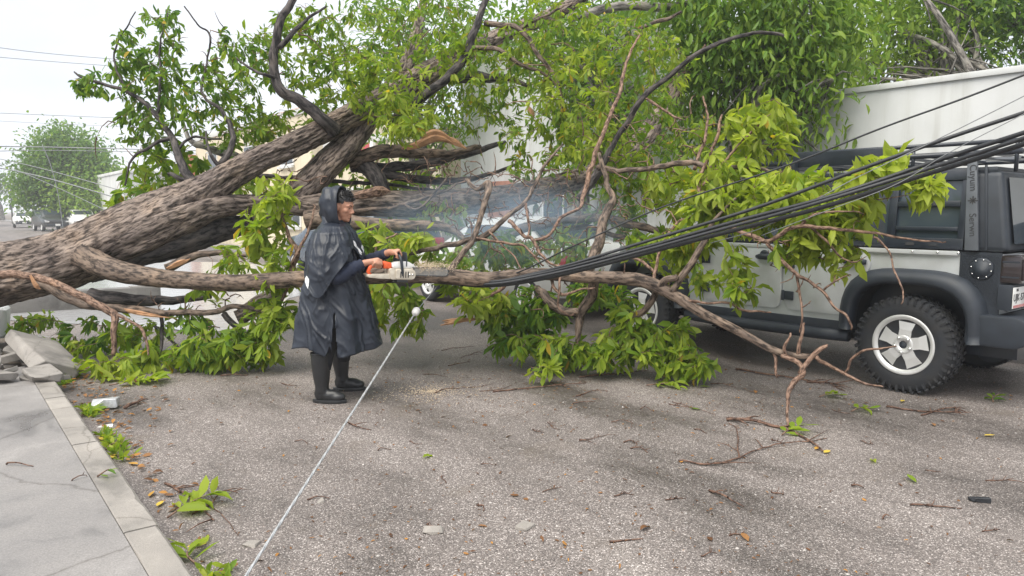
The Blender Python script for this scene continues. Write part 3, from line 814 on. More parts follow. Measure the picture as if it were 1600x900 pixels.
 ('branch', 'twig', [(-80, 440, 7.1, 14), (0, 428, 7.1, 13), (40, 431, 7.1, 12), (85, 442, 7.05, 12), (130, 464, 7.0, 12), (165, 482, 7.0, 12), (180, 492, 7.0, 12), (180, 520, 6.95, 9), (176, 555, 6.9, 7)]),
 ('branch', 'twig', [(180, 490, 7.0, 6), (205, 505, 6.95, 5), (222, 522, 6.9, 5), (232, 555, 6.85, 3)]),
 ('branch', 'bark2', [(60, 440, 7.4, 13), (130, 475, 7.4, 14), (200, 484, 7.4, 13), (270, 488, 7.3, 10), (330, 486, 7.2, 9), (370, 478, 7.2, 8), (400, 484, 7.1, 6), (440, 482, 7.1, 4)]),
 ('branch', 'bark3', [(140, 462, 7.6, 26), (210, 470, 7.7, 20), (260, 468, 7.8, 14), (330, 462, 8, 9)]),
 ('branch', 'bark', [(370, 498, 7.6, 26), (400, 478, 7.7, 26), (440, 452, 7.8, 20)]),
 ('branch', 'bark3', [(350, 490, 7.5, 10), (385, 525, 7.4, 9), (410, 550, 7.3, 6)]),
 ('branch', 'bark3', [(250, 490, 7.5, 6), (253, 520, 7.4, 6), (250, 555, 7.3, 4)]),
 ('branch', 'bark3', [(240, 505, 7.6, 5), (265, 530, 7.5, 5), (285, 550, 7.4, 4)]),
 ('branch', 'twig', [(440, 470, 7.1, 5), (455, 420, 7.1, 8), (465, 395, 7.15, 8), (452, 370, 7.2, 6), (440, 330, 7.2, 5), (430, 300, 7.2, 3)]),
 ('branch', 'twig', [(455, 415, 7.1, 6), (475, 375, 7.1, 5), (485, 345, 7.2, 4), (490, 320, 7.3, 3)]),
 ('branch', 'bark2', [(260, 420, 7.7, 16), (300, 400, 7.8, 12), (340, 395, 7.9, 8), (400, 400, 7.9, 5)]),
 ('branch', 'twig', [(585, 400, 7.4, 4), (590, 380, 7.4, 4), (620, 365, 7.4, 3)]),
 # far right top, over the street
 ('branch', 'greybark', [(890, 28, 10.5, 12), (930, 18, 10.6, 14), (985, 10, 10.7, 13), (1040, 9, 10.8, 12), (1110, 0, 11, 8)]),
 ('branch', 'bark2', [(1000, 45, 9, 5), (1035, 30, 9, 6), (1065, 18, 9, 4)]),
]
for i, (nm, mt, pts) in enumerate(BR):
    add_limb(nm, pts, M[mt], seed=i * 1.7, wob=.035, rough=.004 if mt in ('bark', 'bark2', 'bark3') else 0)

# split wood, torn surfaces
def splint(pts, w, name='splintered_wood', mat='splinter', blades=7):
    L = limb(pts, 5, 0)
    mb = MB()
    for k in range(blades):
        a, b = random.uniform(0, .35), random.uniform(.55, 1)
        i0, i1 = int(a * (len(L) - 1)), int(b * (len(L) - 1))
        off = Vector((random.gauss(0, w), random.gauss(0, w) - .01, random.gauss(0, w)))
        pp = [L[i][0] + off * (1 - .4 * (i - i0) / max(1, i1 - i0)) for i in range(i0, i1 + 1)]
        rr = [max(.0015, L[i][1] * .55 * math.sin(PI * (.12 + .86 * (i - i0) / max(1, i1 - i0)))) for i in range(i0, i1 + 1)]
        if len(pp) > 1: mb.tube(pp, rr, 5, smooth=False)
    put(mb, name, M[mat])
splint([(628, 232, 9.05, 14), (655, 224, 9.05, 20), (680, 214, 9.05, 22), (700, 218, 9.05, 14), (722, 232, 9.05, 8)], .02)
splint([(672, 212, 9.1, 14), (705, 220, 9.1, 18), (735, 236, 9.1, 8)], .015)
splint([(262, 420, 7.5, 8), (285, 410, 7.5, 10), (300, 402, 7.5, 8)], .008)
splint([(195, 486, 7.3, 8), (230, 492, 7.3, 8), (285, 498, 7.3, 4)], .012)
splint([(690, 504, 7.3, 6), (720, 500, 7.3, 9), (760, 498, 7.3, 5)], .01)
splint([(48, 428, 7.05, 6), (58, 446, 7.05, 10), (66, 452, 7.05, 6)], .01)
splint([(822, 165, 8.9, 8), (832, 182, 8.9, 10), (830, 200, 8.9, 5)], .01)
# bark torn off above the man's head: pale brown slab
splint([(548, 308, 8.55, 20), (590, 300, 8.6, 30), (615, 298, 8.6, 20)], .02, 'torn_bark', 'twig', 9)
# fresh kerf where the chain bites
mb = MB()
c = at(668, 420, 6.62)
mb.box(c + Vector((0, 0, -.005)), (.30, .10, .022), Matrix.Rotation(.02, 3, 'Y'))
put(mb, 'saw_cut', M['sapwood'])

# clumps of foliage: px, py, rx, ry, depth, depth spread (m), twig tips, tint, leaf length, share of bare tips
CL = [
 (215, 60, 40, 45, 9.0, .4, 16, .30, .16), (262, 50, 28, 42, 9.0, .3, 20, .28, .16), (150, 125, 36, 24, 8.8, .3, 12, .26, .16), (125, 140, 14, 22, 8.8, .2, 5, .26, .15),
 (225, 110, 60, 45, 9, .5, 48, .30, .16), (300, 150, 60, 55, 9, .6, 45, .32, .16), (230, 200, 55, 50, 9, .5, 48, .32, .16), (255, 268, 70, 45, 9.3, .6, 46, .42, .16),
 (205, 300, 40, 35, 9.6, .5, 26, .5, .16), (380, 100, 60, 65, 9.2, .6, 66, .34, .16), (370, 190, 60, 55, 9.2, .6, 55, .40, .16), (415, 205, 40, 40, 9.4, .5, 34, .5, .16),
 (470, 70, 70, 70, 9.5, .8, 80, .42, .15), (560, 60, 80, 70, 9.8, .8, 100, .46, .15), (480, 165, 55, 45, 9.2, .5, 34, .46, .15), (530, 120, 60, 60, 9.6, .6, 66, .5, .15),
 (600, 130, 70, 60, 8.5, .5, 90, .60, .15), (632, 185, 45, 40, 8.3, .4, 62, .68, .16), (560, 110, 50, 50, 8.5, .4, 40, .56, .15), (700, 90, 50, 40, 8.9, .4, 40, .58, .15), (680, 40, 80, 60, 9.5, .8, 90, .5, .15), (700, 170, 60, 50, 9.8, .6, 46, .52, .15), (760, 100, 70, 70, 9, .7, 80, .56, .15),
 (780, 170, 40, 40, 9.2, .5, 34, .5, .15), (850, 60, 80, 70, 9, .8, 100, .55, .15), (900, 150, 80, 80, 8.6, .8, 130, .62, .16), (960, 60, 80, 70, 9, .8, 90, .56, .15), (840, 225, 60, 45, 8.8, .6, 46, .52, .15),
 (925, 225, 60, 50, 8.2, .5, 70, .66, .16), (1010, 200, 60, 65, 8.6, .6, 70, .5, .15), (1030, 110, 60, 60, 9, .6, 66, .62, .15), (980, 270, 50, 40, 8.4, .4, 40, .58, .15),
 (1060, 295, 60, 50, 7.6, .5, 66, .66, .16), (1195, 200, 60, 45, 6.8, .35, 58, .74, .17), (1140, 270, 55, 45, 6.8, .4, 52, .7, .17), (1090, 215, 40, 40, 7.6, .4, 26, .6, .16),
 (1220, 300, 50, 50, 6.3, .35, 46, .7, .17), (1285, 315, 60, 50, 6.0, .3, 56, .74, .17), (1350, 305, 42, 42, 5.8, .25, 28, .76, .17), (1385, 258, 50, 26, 5.6, .2, 20, .78, .17), (1440, 284, 32, 22, 5.5, .15, 12, .8, .17),
 (1100, 345, 55, 36, 6.9, .35, 36, .66, .17), (1245, 375, 45, 32, 6.1, .25, 28, .62, .17), (1148, 415, 28, 34, 6.3, .15, 12, .64, .16), (1155, 450, 30, 18, 6.2, .12, 9, .66, .16), (1050, 405, 36, 36, 6.8, .25, 22, .64, .16), (1310, 395, 36, 36, 5.9, .2, 16, .72, .16), (1100, 425, 22, 28, 6.5, .15, 9, .6, .16),
 (430, 300, 34, 26, 7.2, .25, 20, .74, .16), (415, 355, 50, 40, 7.25, .3, 40, .72, .16), (440, 430, 36, 45, 7.1, .25, 32, .66, .16), (425, 500, 45, 36, 7.2, .3, 44, .6, .16), (375, 400, 40, 26, 7.5, .3, 20, .66, .15),
 (880, 385, 46, 26, 8.2, .3, 26, .6, .15), (690, 335, 50, 20, 8.8, .3, 22, .6, .14), (600, 290, 60, 26, 9.8, .4, 30, .6, .15), (1180, 335, 50, 34, 6.4, .25, 34, .7, .16), (1085, 375, 44, 28, 6.7, .2, 24, .68, .16), (1260, 345, 46, 34, 6.0, .22, 30, .74, .16), (1130, 300, 44, 30, 6.6, .25, 26, .72, .16), (1005, 380, 34, 26, 7.2, .2, 16, .62, .15), (1330, 350, 34, 24, 5.8, .2, 14, .74, .16), (220, 520, 60, 22, 7.6, .3, 26, .55, .15), (90, 545, 50, 16, 7.6, .3, 16, .6, .15),
 (300, 560, 80, 18, 7.3, .3, 44, .62, .15), (400, 545, 50, 26, 7.2, .3, 40, .58, .16), (130, 592, 40, 10, 6.9, .2, 10, .7, .15), (480, 300, 70, 26, 10, .5, 40, .6, .15), (400, 300, 40, 24, 9.4, .4, 24, .66, .15), (300, 330, 60, 16, 12, .6, 20, .6, .18), (930, 450, 34, 24, 7.2, .2, 18, .5, .15), (985, 500, 36, 30, 6.9, .2, 26, .58, .16), (1040, 520, 40, 20, 6.9, .2, 20, .6, .16),
 (345, 540, 70, 26, 7.2, .35, 58, .55, .16), (240, 555, 60, 22, 7.2, .3, 26, .6, .16), (180, 585, 36, 14, 6.8, .2, 12, .72, .16), (290, 505, 40, 30, 7.4, .3, 20, .45, .15), (330, 450, 30, 20, 7.6, .3, 12, .55, .15),
 (600, 372, 50, 26, 7.6, .35, 44, .72, .15), (652, 378, 36, 26, 7.4, .3, 26, .72, .15), (602, 470, 30, 46, 7.2, .25, 36, .66, .15), (640, 490, 30, 40, 7.3, .25, 30, .62, .15), (560, 470, 26, 60, 7.5, .25, 20, .5, .15),
 (770, 390, 80, 30, 8, .4, 60, .55, .15), (800, 400, 50, 26, 8.3, .3, 36, .6, .15), (720, 430, 50, 30, 7.8, .3, 30, .6, .15), (700, 410, 50, 26, 7.6, .35, 28, .55, .15), (755, 470, 48, 26, 7.2, .25, 40, .74, .16), (820, 490, 70, 40, 7.4, .35, 76, .42, .16), (860, 540, 62, 28, 7.1, .25, 60, .56, .16), (790, 520, 36, 30, 7.3, .25, 26, .44, .16),
 (950, 548, 46, 26, 6.9, .22, 40, .58, .16), (1050, 552, 52, 28, 6.7, .22, 56, .6, .16), (1000, 525, 40, 24, 6.9, .2, 26, .54, .16), (1095, 575, 24, 12, 6.5, .12, 10, .6, .15), (960, 468, 36, 30, 7.5, .25, 28, .40, .15), (905, 460, 30, 24, 7.6, .2, 14, .42, .15), (845, 575, 26, 8, 6.6, .1, 6, .72, .15),
 (140, 525, 60, 28, 7.9, .3, 26, .38, .15), (60, 510, 50, 22, 8.4, .4, 26, .5, .14), (530, 275, 60, 36, 9.6, .5, 30, .52, .15), (660, 300, 90, 40, 10.6, .7, 60, .48, .15), (850, 290, 60, 40, 9.8, .5, 34, .5, .15), (960, 330, 60, 40, 9, .5, 40, .52, .15), (1020, 380, 40, 30, 7.8, .3, 18, .5, .15),
]
BARE = [(750, 340, 90, 40, 7.7, .4, 60), (640, 270, 90, 40, 9, .5, 40), (1000, 330, 80, 50, 7.4, .4, 40), (450, 280, 60, 40, 8.4, .3, 20), (300, 470, 90, 25, 7.4, .3, 24), (840, 300, 100, 70, 7.9, .6, 130), (780, 380, 80, 50, 7.3, .4, 50), (720, 270, 90, 40, 8.6, .5, 50), (900, 380, 60, 50, 7.3, .4, 30), (600, 100, 120, 90, 9, .6, 40), (1230, 380, 90, 60, 6, .3, 24), (200, 180, 90, 90, 9, .4, 20), (900, 440, 60, 40, 6.9, .3, 16), (680, 290, 80, 40, 9, .5, 24), (960, 240, 80, 60, 8, .5, 60), (1060, 230, 60, 60, 7.4, .4, 40),
        (1280, 440, 60, 50, 5.8, .2, 10), (430, 230, 70, 60, 9, .5, 26), (330, 60, 60, 60, 9, .4, 10), (1180, 400, 50, 50, 6.2, .2, 8), (350, 500, 90, 40, 7.4, .3, 16), (860, 130, 90, 80, 8.6, .5, 24)]
tips = []
for (px, py, rx, ry, Y, dY, n, tint, ll) in CL:
    for k in range(int(n * (1.6 if (px < 500 and py < 290) else 1.08 if (py < 290 and Y > 7.2) else 1))):
        while True:
            q = rng.uniform(-1, 1, 3)
            if q.dot(q) < 1: break
        Yk = Y + q[2] * dY
        p = at(px + q[0] * rx, py + q[1] * ry, Yk)
        p.z = max(p.z, .06 + random.random() * .1)
        tips.append((p, tint + (.17 if (py < 290 and px < 500) else .12 if (px > 1030 and py < 440) else .10 if py < 250 else .07), ll * (.72 if (py < 260 and Y > 7.2) else .95), False))  # upper-left tint raised most: haze and backlight put into the leaf colour
for (px, py, rx, ry, Y, dY, n) in BARE:
    for k in range(n):
        q = rng.normal(0, .5, 3)
        p = at(px + q[0] * rx, py + q[1] * ry, Y + q[2] * dY); p.z = max(p.z, .05)
        tips.append((p, 0, 0, True))
nod = np.array([x[:3] for x in NODES], 'f4')
tp = np.array([tuple(t_[0]) for t_ in tips], 'f4')
d0 = np.array([np.min(np.sum((nod - p) ** 2, 1)) for p in tp])
order = np.argsort(d0)
cap_n = len(nod) + len(tips) * 4
buf = np.zeros((cap_n, 3), 'f4'); buf[:len(nod)] = nod; cnt = len(nod)
tw = MB(); LV = Leaves()
for i in order:
    p, tint, ll, bare = tips[i]
    dd = np.sum((buf[:cnt] - tp[i]) ** 2, 1)
    j = int(np.argmin(dd)); a = Vector(buf[j]); D = (p - a).length
    if D < .02: continue
    b = p
    side = Vector((random.gauss(0, 1), random.gauss(0, 1), random.gauss(.3, 1))) * D * .14
    pts = [a, a.lerp(b, .35) + side, a.lerp(b, .7) + side * .8 + Vector((0, 0, .03 * D)), b]
    r0 = min(.011, .0032 + .0055 * D)
    if bare: r0 *= 1.9
    tw.tube(pts, [r0, r0 * .75, r0 * .55, .0017], 4 if D < .5 else 5, cap=False)
    for q in pts[1:]:
        buf[cnt] = q; cnt += 1
    if not bare:
        ax = (pts[3] - pts[2]).normalized()
        ax = (ax * .8 + Vector((random.gauss(0, .35), random.gauss(0, .35) - .12, random.gauss(.15, .4)))).normalized()
        rosette(LV, b, ax, random.randint(5, 10), ll, tint)
tw_o = put(tw, 'twigs', M['twig']); tag(tw_o, kind='stuff')
A = LV.arrays()
o_, d_, n_, l_, w_, t_ = A
# the 300 leaves that show largest are single leaves, the rest one mass
pxs = 800 + F * o_[:, 0] / o_[:, 1]
pys = 330 - F * (o_[:, 2] - CAMZ) / o_[:, 1]
score = l_ / o_[:, 1] * ((pxs > 20) & (pxs < 1580) & (pys > 15) & (pys < 880))
big = np.argsort(-score)[:300]
mask = np.ones(len(o_), bool); mask[big] = False
off = np.array(FT.location, 'f4')
me = leaf_mesh('foliage', o_[mask] - off, d_[mask], n_[mask], l_[mask], w_[mask], t_[mask], M['leaf'])
tag(link('foliage', me, None, FT), kind='stuff')
for i in big:
    leaf_obj(FT, o_[i], d_[i], n_[i], float(l_[i]), float(t_[i]))
print('fallen tree: tips', len(tips), 'leaves', len(o_))
# ------------------------------------------------------------ vehicles
def arc(cx, cz, r, a0, a1, n):
    return [(cx + r * math.cos(R(a0 + (a1 - a0) * k / n)), cz + r * math.sin(R(a0 + (a1 - a0) * k / n))) for k in range(n + 1)]

def prism_y(poly, y0, y1):
    return MB().prism(poly, 'y', y0, y1)

def rounded(poly, r, n=4):
    """round the corners of a 2-D polygon"""
    out = []; m = len(poly)
    for i in range(m):
        p0, p1, p2 = Vector(poly[i - 1]), Vector(poly[i]), Vector(poly[(i + 1) % m])
        a = (p0 - p1); b = (p2 - p1); k = min(r, a.length * .45, b.length * .45)
        a = p1 + a.normalized() * k; b = p1 + b.normalized() * k
        for j in range(n + 1):
            t = j / n
            q = a * (1 - t) ** 2 + p1 * 2 * t * (1 - t) + b * t * t
            out.append((q.x, q.y))
    return out

def make_wheel(parent, x, yout, side, r=.42, width=.235, rim_r=.250, spokes=5, full=True, rimmat='alloy', z=None):
    """side=+1: outer face looks towards +y"""
    z = r if z is None else z
    w = empty('wheel'); w.parent = parent; w.location = (x, yout, z)
    ax = (0, side, 0)
    # tyre carcass, profile (radius, height along outward axis); outer face at 0
    prof = [(rim_r - .012, -width + .03), (rim_r + .01, -width + .008), (r - .05, -width), (r - .014, -width + .03), (r - .010, -width * .5), (r - .014, -.03), (r - .05, -.004), (rim_r + .05, .002), (rim_r + .012, -.004), (rim_r - .012, -.02)]
    mb = MB()
    mb.lathe(prof, (0, 0, 0), ax, 56)
    # drop the end caps of the ring: keep them, hidden by the rim
    mb.build('tyre', M['rubber'], w)
    if full:
        tb = MB(); n = 42
        for k in range(n):
            a = 2 * PI * k / n
            for row, (h, tang, dep) in enumerate(((-.024, .026, .042), (-.085, .030, .048), (-.145, .030, .048), (-.205, .026, .042))):
                aa = a + (PI / n if row % 2 else 0)
                q = Matrix.Rotation(aa, 3, 'Y')
                c = q @ Vector((r - .008, 0, 0)); c.y = side * h
                rot = q @ Matrix.Rotation(.25 * (1 if row % 2 else -1), 3, 'X')
                tb.box(c, (.016, dep, tang), rot)
            # shoulder lugs running down the sidewall
            q = Matrix.Rotation(a, 3, 'Y'); c = q @ Vector((r - .042, 0, 0)); c.y = side * .002
            tb.box(c, (.045, .006, .014 if k % 2 else .022), q)
        tag(tb.build('tread_lugs', M['rubber'], w), kind='stuff')
    # rim
    mb = MB()
    mb.lathe([(rim_r - .03, -width + .03), (rim_r - .04, -.10), (rim_r - .045, -.035), (rim_r - .022, -.006), (rim_r + .004, .004), (rim_r + .010, -.002), (rim_r + .006, -.02), (rim_r - .012, -.05), (rim_r - .012, -width + .03)], (0, 0, 0), ax, 56)
    for k in range(spokes):
        a = 2 * PI * k / spokes + R(90) + R(6)
        poly = [(.045, -.052), (.13, -.050), (rim_r - .018, -.078), (rim_r - .018, .078), (.13, .050), (.045, .052)]
        vs = []
        for (rr, tt), yy in zip(poly, (0, .0, -.012, -.012, .0, 0)):
            for dep in (0, -.035):
                p = Matrix.Rotation(-a, 3, 'Y') @ Vector((rr, 0, tt)); p.y = side * (-.012 + yy + dep)
                vs.append(p)
        fs = [(0, 2, 4, 6, 8, 10), (11, 9, 7, 5, 3, 1)] + [(2 * i, 2 * i + 1, (2 * i + 3) % 12, (2 * i + 2) % 12) for i in range(6)]
        mb.add(vs, fs)
    mb.lathe([(.0, -.05), (.082, -.045), (.082, -.012), (.072, -.008), (.034, -.008), (.034, -.03), (0, -.03)], (0, 0, 0), ax, 30)
    rim = mb.build('rim', M[rimmat], w)
    if full:
        MB().lathe([(0, -.03), (.033, -.028), (.033, -.014), (.03, -.010), (0, -.010)], (0, 0, 0), ax, 20).build('hub_cap', M['black'], rim)
        for k in range(5):
            a = 2 * PI * k / 5 + R(36) + R(96)
            p = Matrix.Rotation(-a, 3, 'Y') @ Vector((.066, 0, 0))
            MB().lathe([(.015, -.012), (.015, .004), (.012, .012), (.006, .016), (0, .016)], (p.x, 0, p.z), ax, 8).build('lug_nut', M['chrome'], rim)
    # dark barrel behind the spokes
    MB().lathe([(0, -.13), (rim_r - .03, -.13), (rim_r - .03, -.12), (0, -.12)], (0, 0, 0), ax, 24).build('brake_disc', M['blackpaint'], w)
    return w

def text_mesh(name, body, size, mat, parent, matrix, extrude=.0012, align='CENTER'):
    cu = bpy.data.curves.new(name, 'FONT'); cu.body = body; cu.size = size; cu.extrude = extrude
    cu.align_x = align; cu.align_y = 'CENTER'
    tmp = bpy.data.objects.new(name, cu); COL.objects.link(tmp)
    dg = bpy.context.evaluated_depsgraph_get(); dg.update()
    me = bpy.data.meshes.new_from_object(tmp.evaluated_get(dg))
    bpy.data.objects.remove(tmp); bpy.data.curves.remove(cu)
    me.materials.clear()
    o = link(name, me, mat, parent)
    o.matrix_basis = matrix
    return o

def flare(cx, z, r0, r1, y0, y1, a0, a1, n=22):
    """a wide mud flap arch: squarish ring section swept round the wheel"""
    mb = MB(); rows = []
    for k in range(n + 1):
        a = R(a0 + (a1 - a0) * k / n)
        c, s = math.cos(a), math.sin(a)
        # superellipse so that the arch is flat on top like a trail rig's
        e = (abs(c) ** 3.4 + abs(s) ** 3.4) ** (-1 / 3.4)
        def q(rr, y): return (cx + rr * e * c, y, z + rr * e * s)
        rows.append([q(r0, y0), q(r0, y1), q(r0 + .025, y1 + .012), q(r0 + .075, y1 - .004), q(r1, y1 - .06), q(r1 + .01, y0)])
    P = [[rows[j][i] for i in range(6)] for j in range(n + 1)]
    mb.grid(P, 6, n + 1, smooth=True)
    m = 6
    mb.f.append(tuple(range(m))); mb.sm.append(False)
    mb.f.append(tuple(range(n * m, n * m + m))[::-1]); mb.sm.append(False)
    return mb

fw_ang = math.atan2(math.sin(R(51)), -math.cos(R(51)))
rw = gnd(1410, 538, .425)
JR = empty('off_road_car', (rw.x, rw.y, 0), fw_ang)
tag(JR, 'silver off-road car with black fender flares and black hardtop parked beneath the cables', 'car')
YB = -.13            # plane of the body side
WD = 1.62            # body width
YR = YB - WD
# lower tub (silver), arches cut out
tub = [(-.66, .80), (-.66, 1.22), (2.42, 1.22), (2.42, .66), (2.42, .50)] + [(.60, .498)] + arc(0, .435, .60, 6, 174, 14) + [(-.66, .52)]
mb = prism_y(tub, YB, YR)
mb.build('body', M['silver'], JR)
# underbody and wheel housings
mb = MB(); mb.box((1.4, YB - WD / 2, .44), (4.3, 1.2, .16)); mb.box((0, YB - WD / 2, .72), (1.2, 1.1, .5)); mb.box((2.95, YB - WD / 2, .66), (1.1, .9, .5))
mb.build('underbody', M['blackpaint'], JR)
mb = MB(); mb.tube([(-.55, -.35, .42), (-.55, -1.4, .42)], .11, 16); mb.tube([(-.5, -.9, .5), (.3, -.9, .42), (1.6, -1.0, .42)], .035, 8)
mb.tube([(0, -.05, .425), (0, -1.8, .425)], .05, 10); mb.tube([(2.95, -.05, .425), (2.95, -1.8, .425)], .05, 10)
mb.build('axle', M['blackpaint'], JR)
# sill guard
MB().tube([(.52, YB + .03, .42), (.8, YB + .035, .41), (2.1, YB + .035, .41), (2.36, YB + .03, .42)], .055, 12).build('side_step', M['black'], JR)
mb = prism_y(rounded([(.50, .445), (.60, .545), (2.40, .545), (2.46, .445)], .03), YB - .02, YB + .012)
mb.build('sill', M['black'], JR, bevel=.006)
# doors (proud panels with a joint all round)
def door(poly, x_handle, hinge_x, name='door', y=YB):
    d = prism_y(rounded(poly, .085, 6), y - .002, y + .022).build(name, M['silver'], JR, bevel=.007)
    h = MB()
    h.tube([(x_handle - .11, y + .034, 1.105), (x_handle - .06, y + .052, 1.108), (x_handle + .05, y + .052, 1.108), (x_handle + .10, y + .034, 1.105)], [.022, .030, .030, .02], 10)
    h.ball((x_handle + .02, y + .026, 1.125), (.055, .012, .05))
    h.build('handle', M['black'], d)
    for zz in (.74, 1.05):
        hb = MB(); hb.box((hinge_x, y + .034, zz), (.105, .024, .085))
        hb.tube([(hinge_x + .05, y + .046, zz - .05), (hinge_x + .05, y + .046, zz + .05)], .016, 8)
        hb.build('hinge', M['black'], d, bevel=.005)
    return d
door([(1.245, .60), (1.225, .75), (1.225, 1.195), (2.17, 1.195), (2.17, .75), (2.10, .60)], 1.40, 2.12)
# rear door with the arch cut into its corner
door([(.60, .60), (.545, .70), (.53, .80), (.44, .95), (.36, 1.04), (.36, 1.195), (1.205, 1.195), (1.205, .72), (1.15, .60)], .50, 1.14, 'rear_door')
# beltline rail
prism_y(rounded([(-.36, 1.197), (-.36, 1.235), (2.40, 1.235), (2.40, 1.197)], .01), YB - .03, YB + .030).build('belt_rail', M['silver'], JR, bevel=.006)
# upper cabin: glasshouse
mb = MB()
zr = 1.88
lo, hi = 1.236, zr
def cab_side(y0, y1, x0, x1, x0t, x1t):
    pass
yin = .09      # tumblehome
vs = []
for (x, y, z) in [(-.70, YB - .015, lo), (2.30, YB - .015, lo), (2.30, YR + .015, lo), (-.70, YR + .015, lo), (-.60, YB - yin, hi), (1.72, YB - yin, hi), (1.72, YR + yin, hi), (-.60, YR + yin, hi)]:
    vs.append((x, y, z))
mb.add(vs, [(0, 3, 2, 1), (4, 5, 6, 7), (0, 1, 5, 4), (1, 2, 6, 5), (2, 3, 7, 6), (3, 0, 4, 7)])
mb.build('hardtop', M['black'], JR, bevel=.045, segs=3)
# roof panel
mb = MB(); mb.box((.56, YB - WD / 2, zr + .012), (2.25, WD - .2, .05)); mb.build('roof_panel', M['black'], JR, bevel=.02)
def tum(x, z, out=0.0):     # a point on the slanted cabin side
    k = (z - lo) / (hi - lo)
    return Vector((x, YB - .015 - (yin - .015) * k + out, z))
def side_quad(poly, o0, o1):
    n = len(poly); mbq = MB()
    vs = [tum(x, z, o0) for x, z in poly] + [tum(x, z, o1) for x, z in poly]
    mbq.add(vs, [tuple(range(n)), tuple(range(2 * n - 1, n - 1, -1))] + [(i, i + n, (i + 1) % n + n, (i + 1) % n) for i in range(n)])
    return mbq
side_quad(rounded([(.42, 1.30), (.42, 1.78), (1.10, 1.78), (1.10, 1.30)], .05), .002, .010).build('rear_door_window', M['glass'], JR)
side_quad(rounded([(1.28, 1.30), (1.28, 1.78), (1.66, 1.78), (2.12, 1.30)], .05), .002, .010).build('front_door_window', M['glass'], JR)
side_quad(rounded([(-.36, 1.28), (-.36, 1.85), (.27, 1.85), (.27, 1.28)], .05), .002, .009).build('quarter_window', M['glass'], JR)
# windscreen
mb = MB(); a0 = Vector((2.315, YB - .08, 1.28)); 
mb.add([(2.262, YB - .10, 1.30), (2.262, YR + .10, 1.30), (1.80, YR + .14, 1.80), (1.80, YB - .14, 1.80)], [(0, 1, 2, 3)])
mb.v = [(x + .018, y, z + .014) for x, y, z in mb.v]
mb.build('windscreen', M['glass'], JR)
# cargo cage over the quarter window: frame bars, with slots
def bar(x0, x1, z0, z1, name='cage_bar', o0=.026, o1=.044):
    return side_quad([(x0, z0), (x0, z1), (x1, z1), (x1, z0)], o0, o1).build(name, M['blackpaint'], cage, bevel=.003)
cage = empty('window_cage'); cage.parent = JR
bar(-.385, .235, 1.245, 1.335); bar(-.385, .235, 1.815, 1.90)
bar(.165, .235, 1.337, 1.813); bar(-.385, -.335, 1.337, 1.813)
bar(-.333, .163, 1.60, 1.645)
bar(-.333, .163, 1.40, 1.43)
for zz, xs in ((1.285, (.03, -.16)), (1.622, (.03, -.16))):
    for xx in xs:
        side_quad([(xx - .035, zz - .014), (xx - .035, zz + .014), (xx + .035, zz + .014), (xx + .035, zz - .014)], .0455, .0475).build('slot', M['rubber'], cage)
for xx in (.2, 0, -.2, -.36):
    MB().lathe([(.011, 0), (.009, .006), (0, .007)], tum(xx, 1.222, .05), (0, 1, 0), 8).build('bolt', M['chrome'], cage)
# bent post with lettering
POSTM = plain('grey_post_metal', (.085, .095, .11), .45, var=.1)
post = side_quad([(-.405, 1.245), (-.355, 1.99), (-.425, 1.99), (-.505, 1.245)], .03, .062).build('lettered_post', POSTM, JR, bevel=.004)
mb = MB(); mb.add([tum(-.355, 1.992, .062), tum(-.425, 1.992, .062), tum(-.52, 2.0, -.16), tum(-.42, 2.0, -.16)], [(0, 1, 2, 3)]); 
mb.add([tum(-.425, 1.985, .06), tum(-.62, 1.97, -.02), tum(-.95, 2.0, -.30), tum(-.52, 2.0, -.16)], [(0, 1, 2, 3)])
mb.build('post_cap', M['greypaint'], JR)
def side_text(body, xm, zm, size):
    # reads downwards: text x axis -> -z, text normal -> +y
    X = Vector((-.075, 0, -1)).normalized(); X = (tum(-.05 - .07, 1.3) - tum(-.05, 1.95)).normalized()
    Z = Vector((0, 1, .1)).normalized(); Z = (Z - X * Z.dot(X)).normalized(); Yv = Z.cross(X)
    p = tum(xm, zm, .0635)
    m = Matrix(((X.x, Yv.x, Z.x, p.x), (X.y, Yv.y, Z.y, p.y), (X.z, Yv.z, Z.z, p.z), (0, 0, 0, 1)))
    return text_mesh('lettering', body, size, M['rubber'], post, m)
side_text('Cuyum', -.413, 1.83, .074)
side_text('Serwn', -.446, 1.45, .074)
mb = MB()
for k in range(4):
    a = PI * k / 4
    c = tum(-.430, 1.645, .0645)
    mb.box(c, (.075 if k % 2 == 0 else .06, .002, .008), Matrix.Rotation(a, 3, 'Y'))
mb.build('star_emblem', M['rubber'], post)
# rear quarter of the hardtop: trim seam
side_quad([(-.535, 1.25), (-.47, 1.93), (-.49, 1.93), (-.555, 1.25)], .002, .012).build('hardtop_seam', M['black'], JR, bevel=.003)
# rear glass and tailgate
mb = MB(); mb.add([(-.712, YB - .10, 1.30), (-.712, YR + .10, 1.30), (-.622, YR + .17, 1.83), (-.622, YB - .17, 1.83)], [(0, 1, 2, 3)])
mb.build('rear_window', M['glass'], JR)
MB().box((-.675, YB - WD / 2, .98), (.025, 1.30, .46)).build('tailgate', M['silver'], JR, bevel=.008)
w = make_wheel(JR, -.80, YB - WD / 2, 1, .40, .25, .23, full=False, rimmat='black', z=1.12)
w.rotation_euler = (0, 0, PI / 2); w.name = 'spare_wheel'; w.location.x = -.93
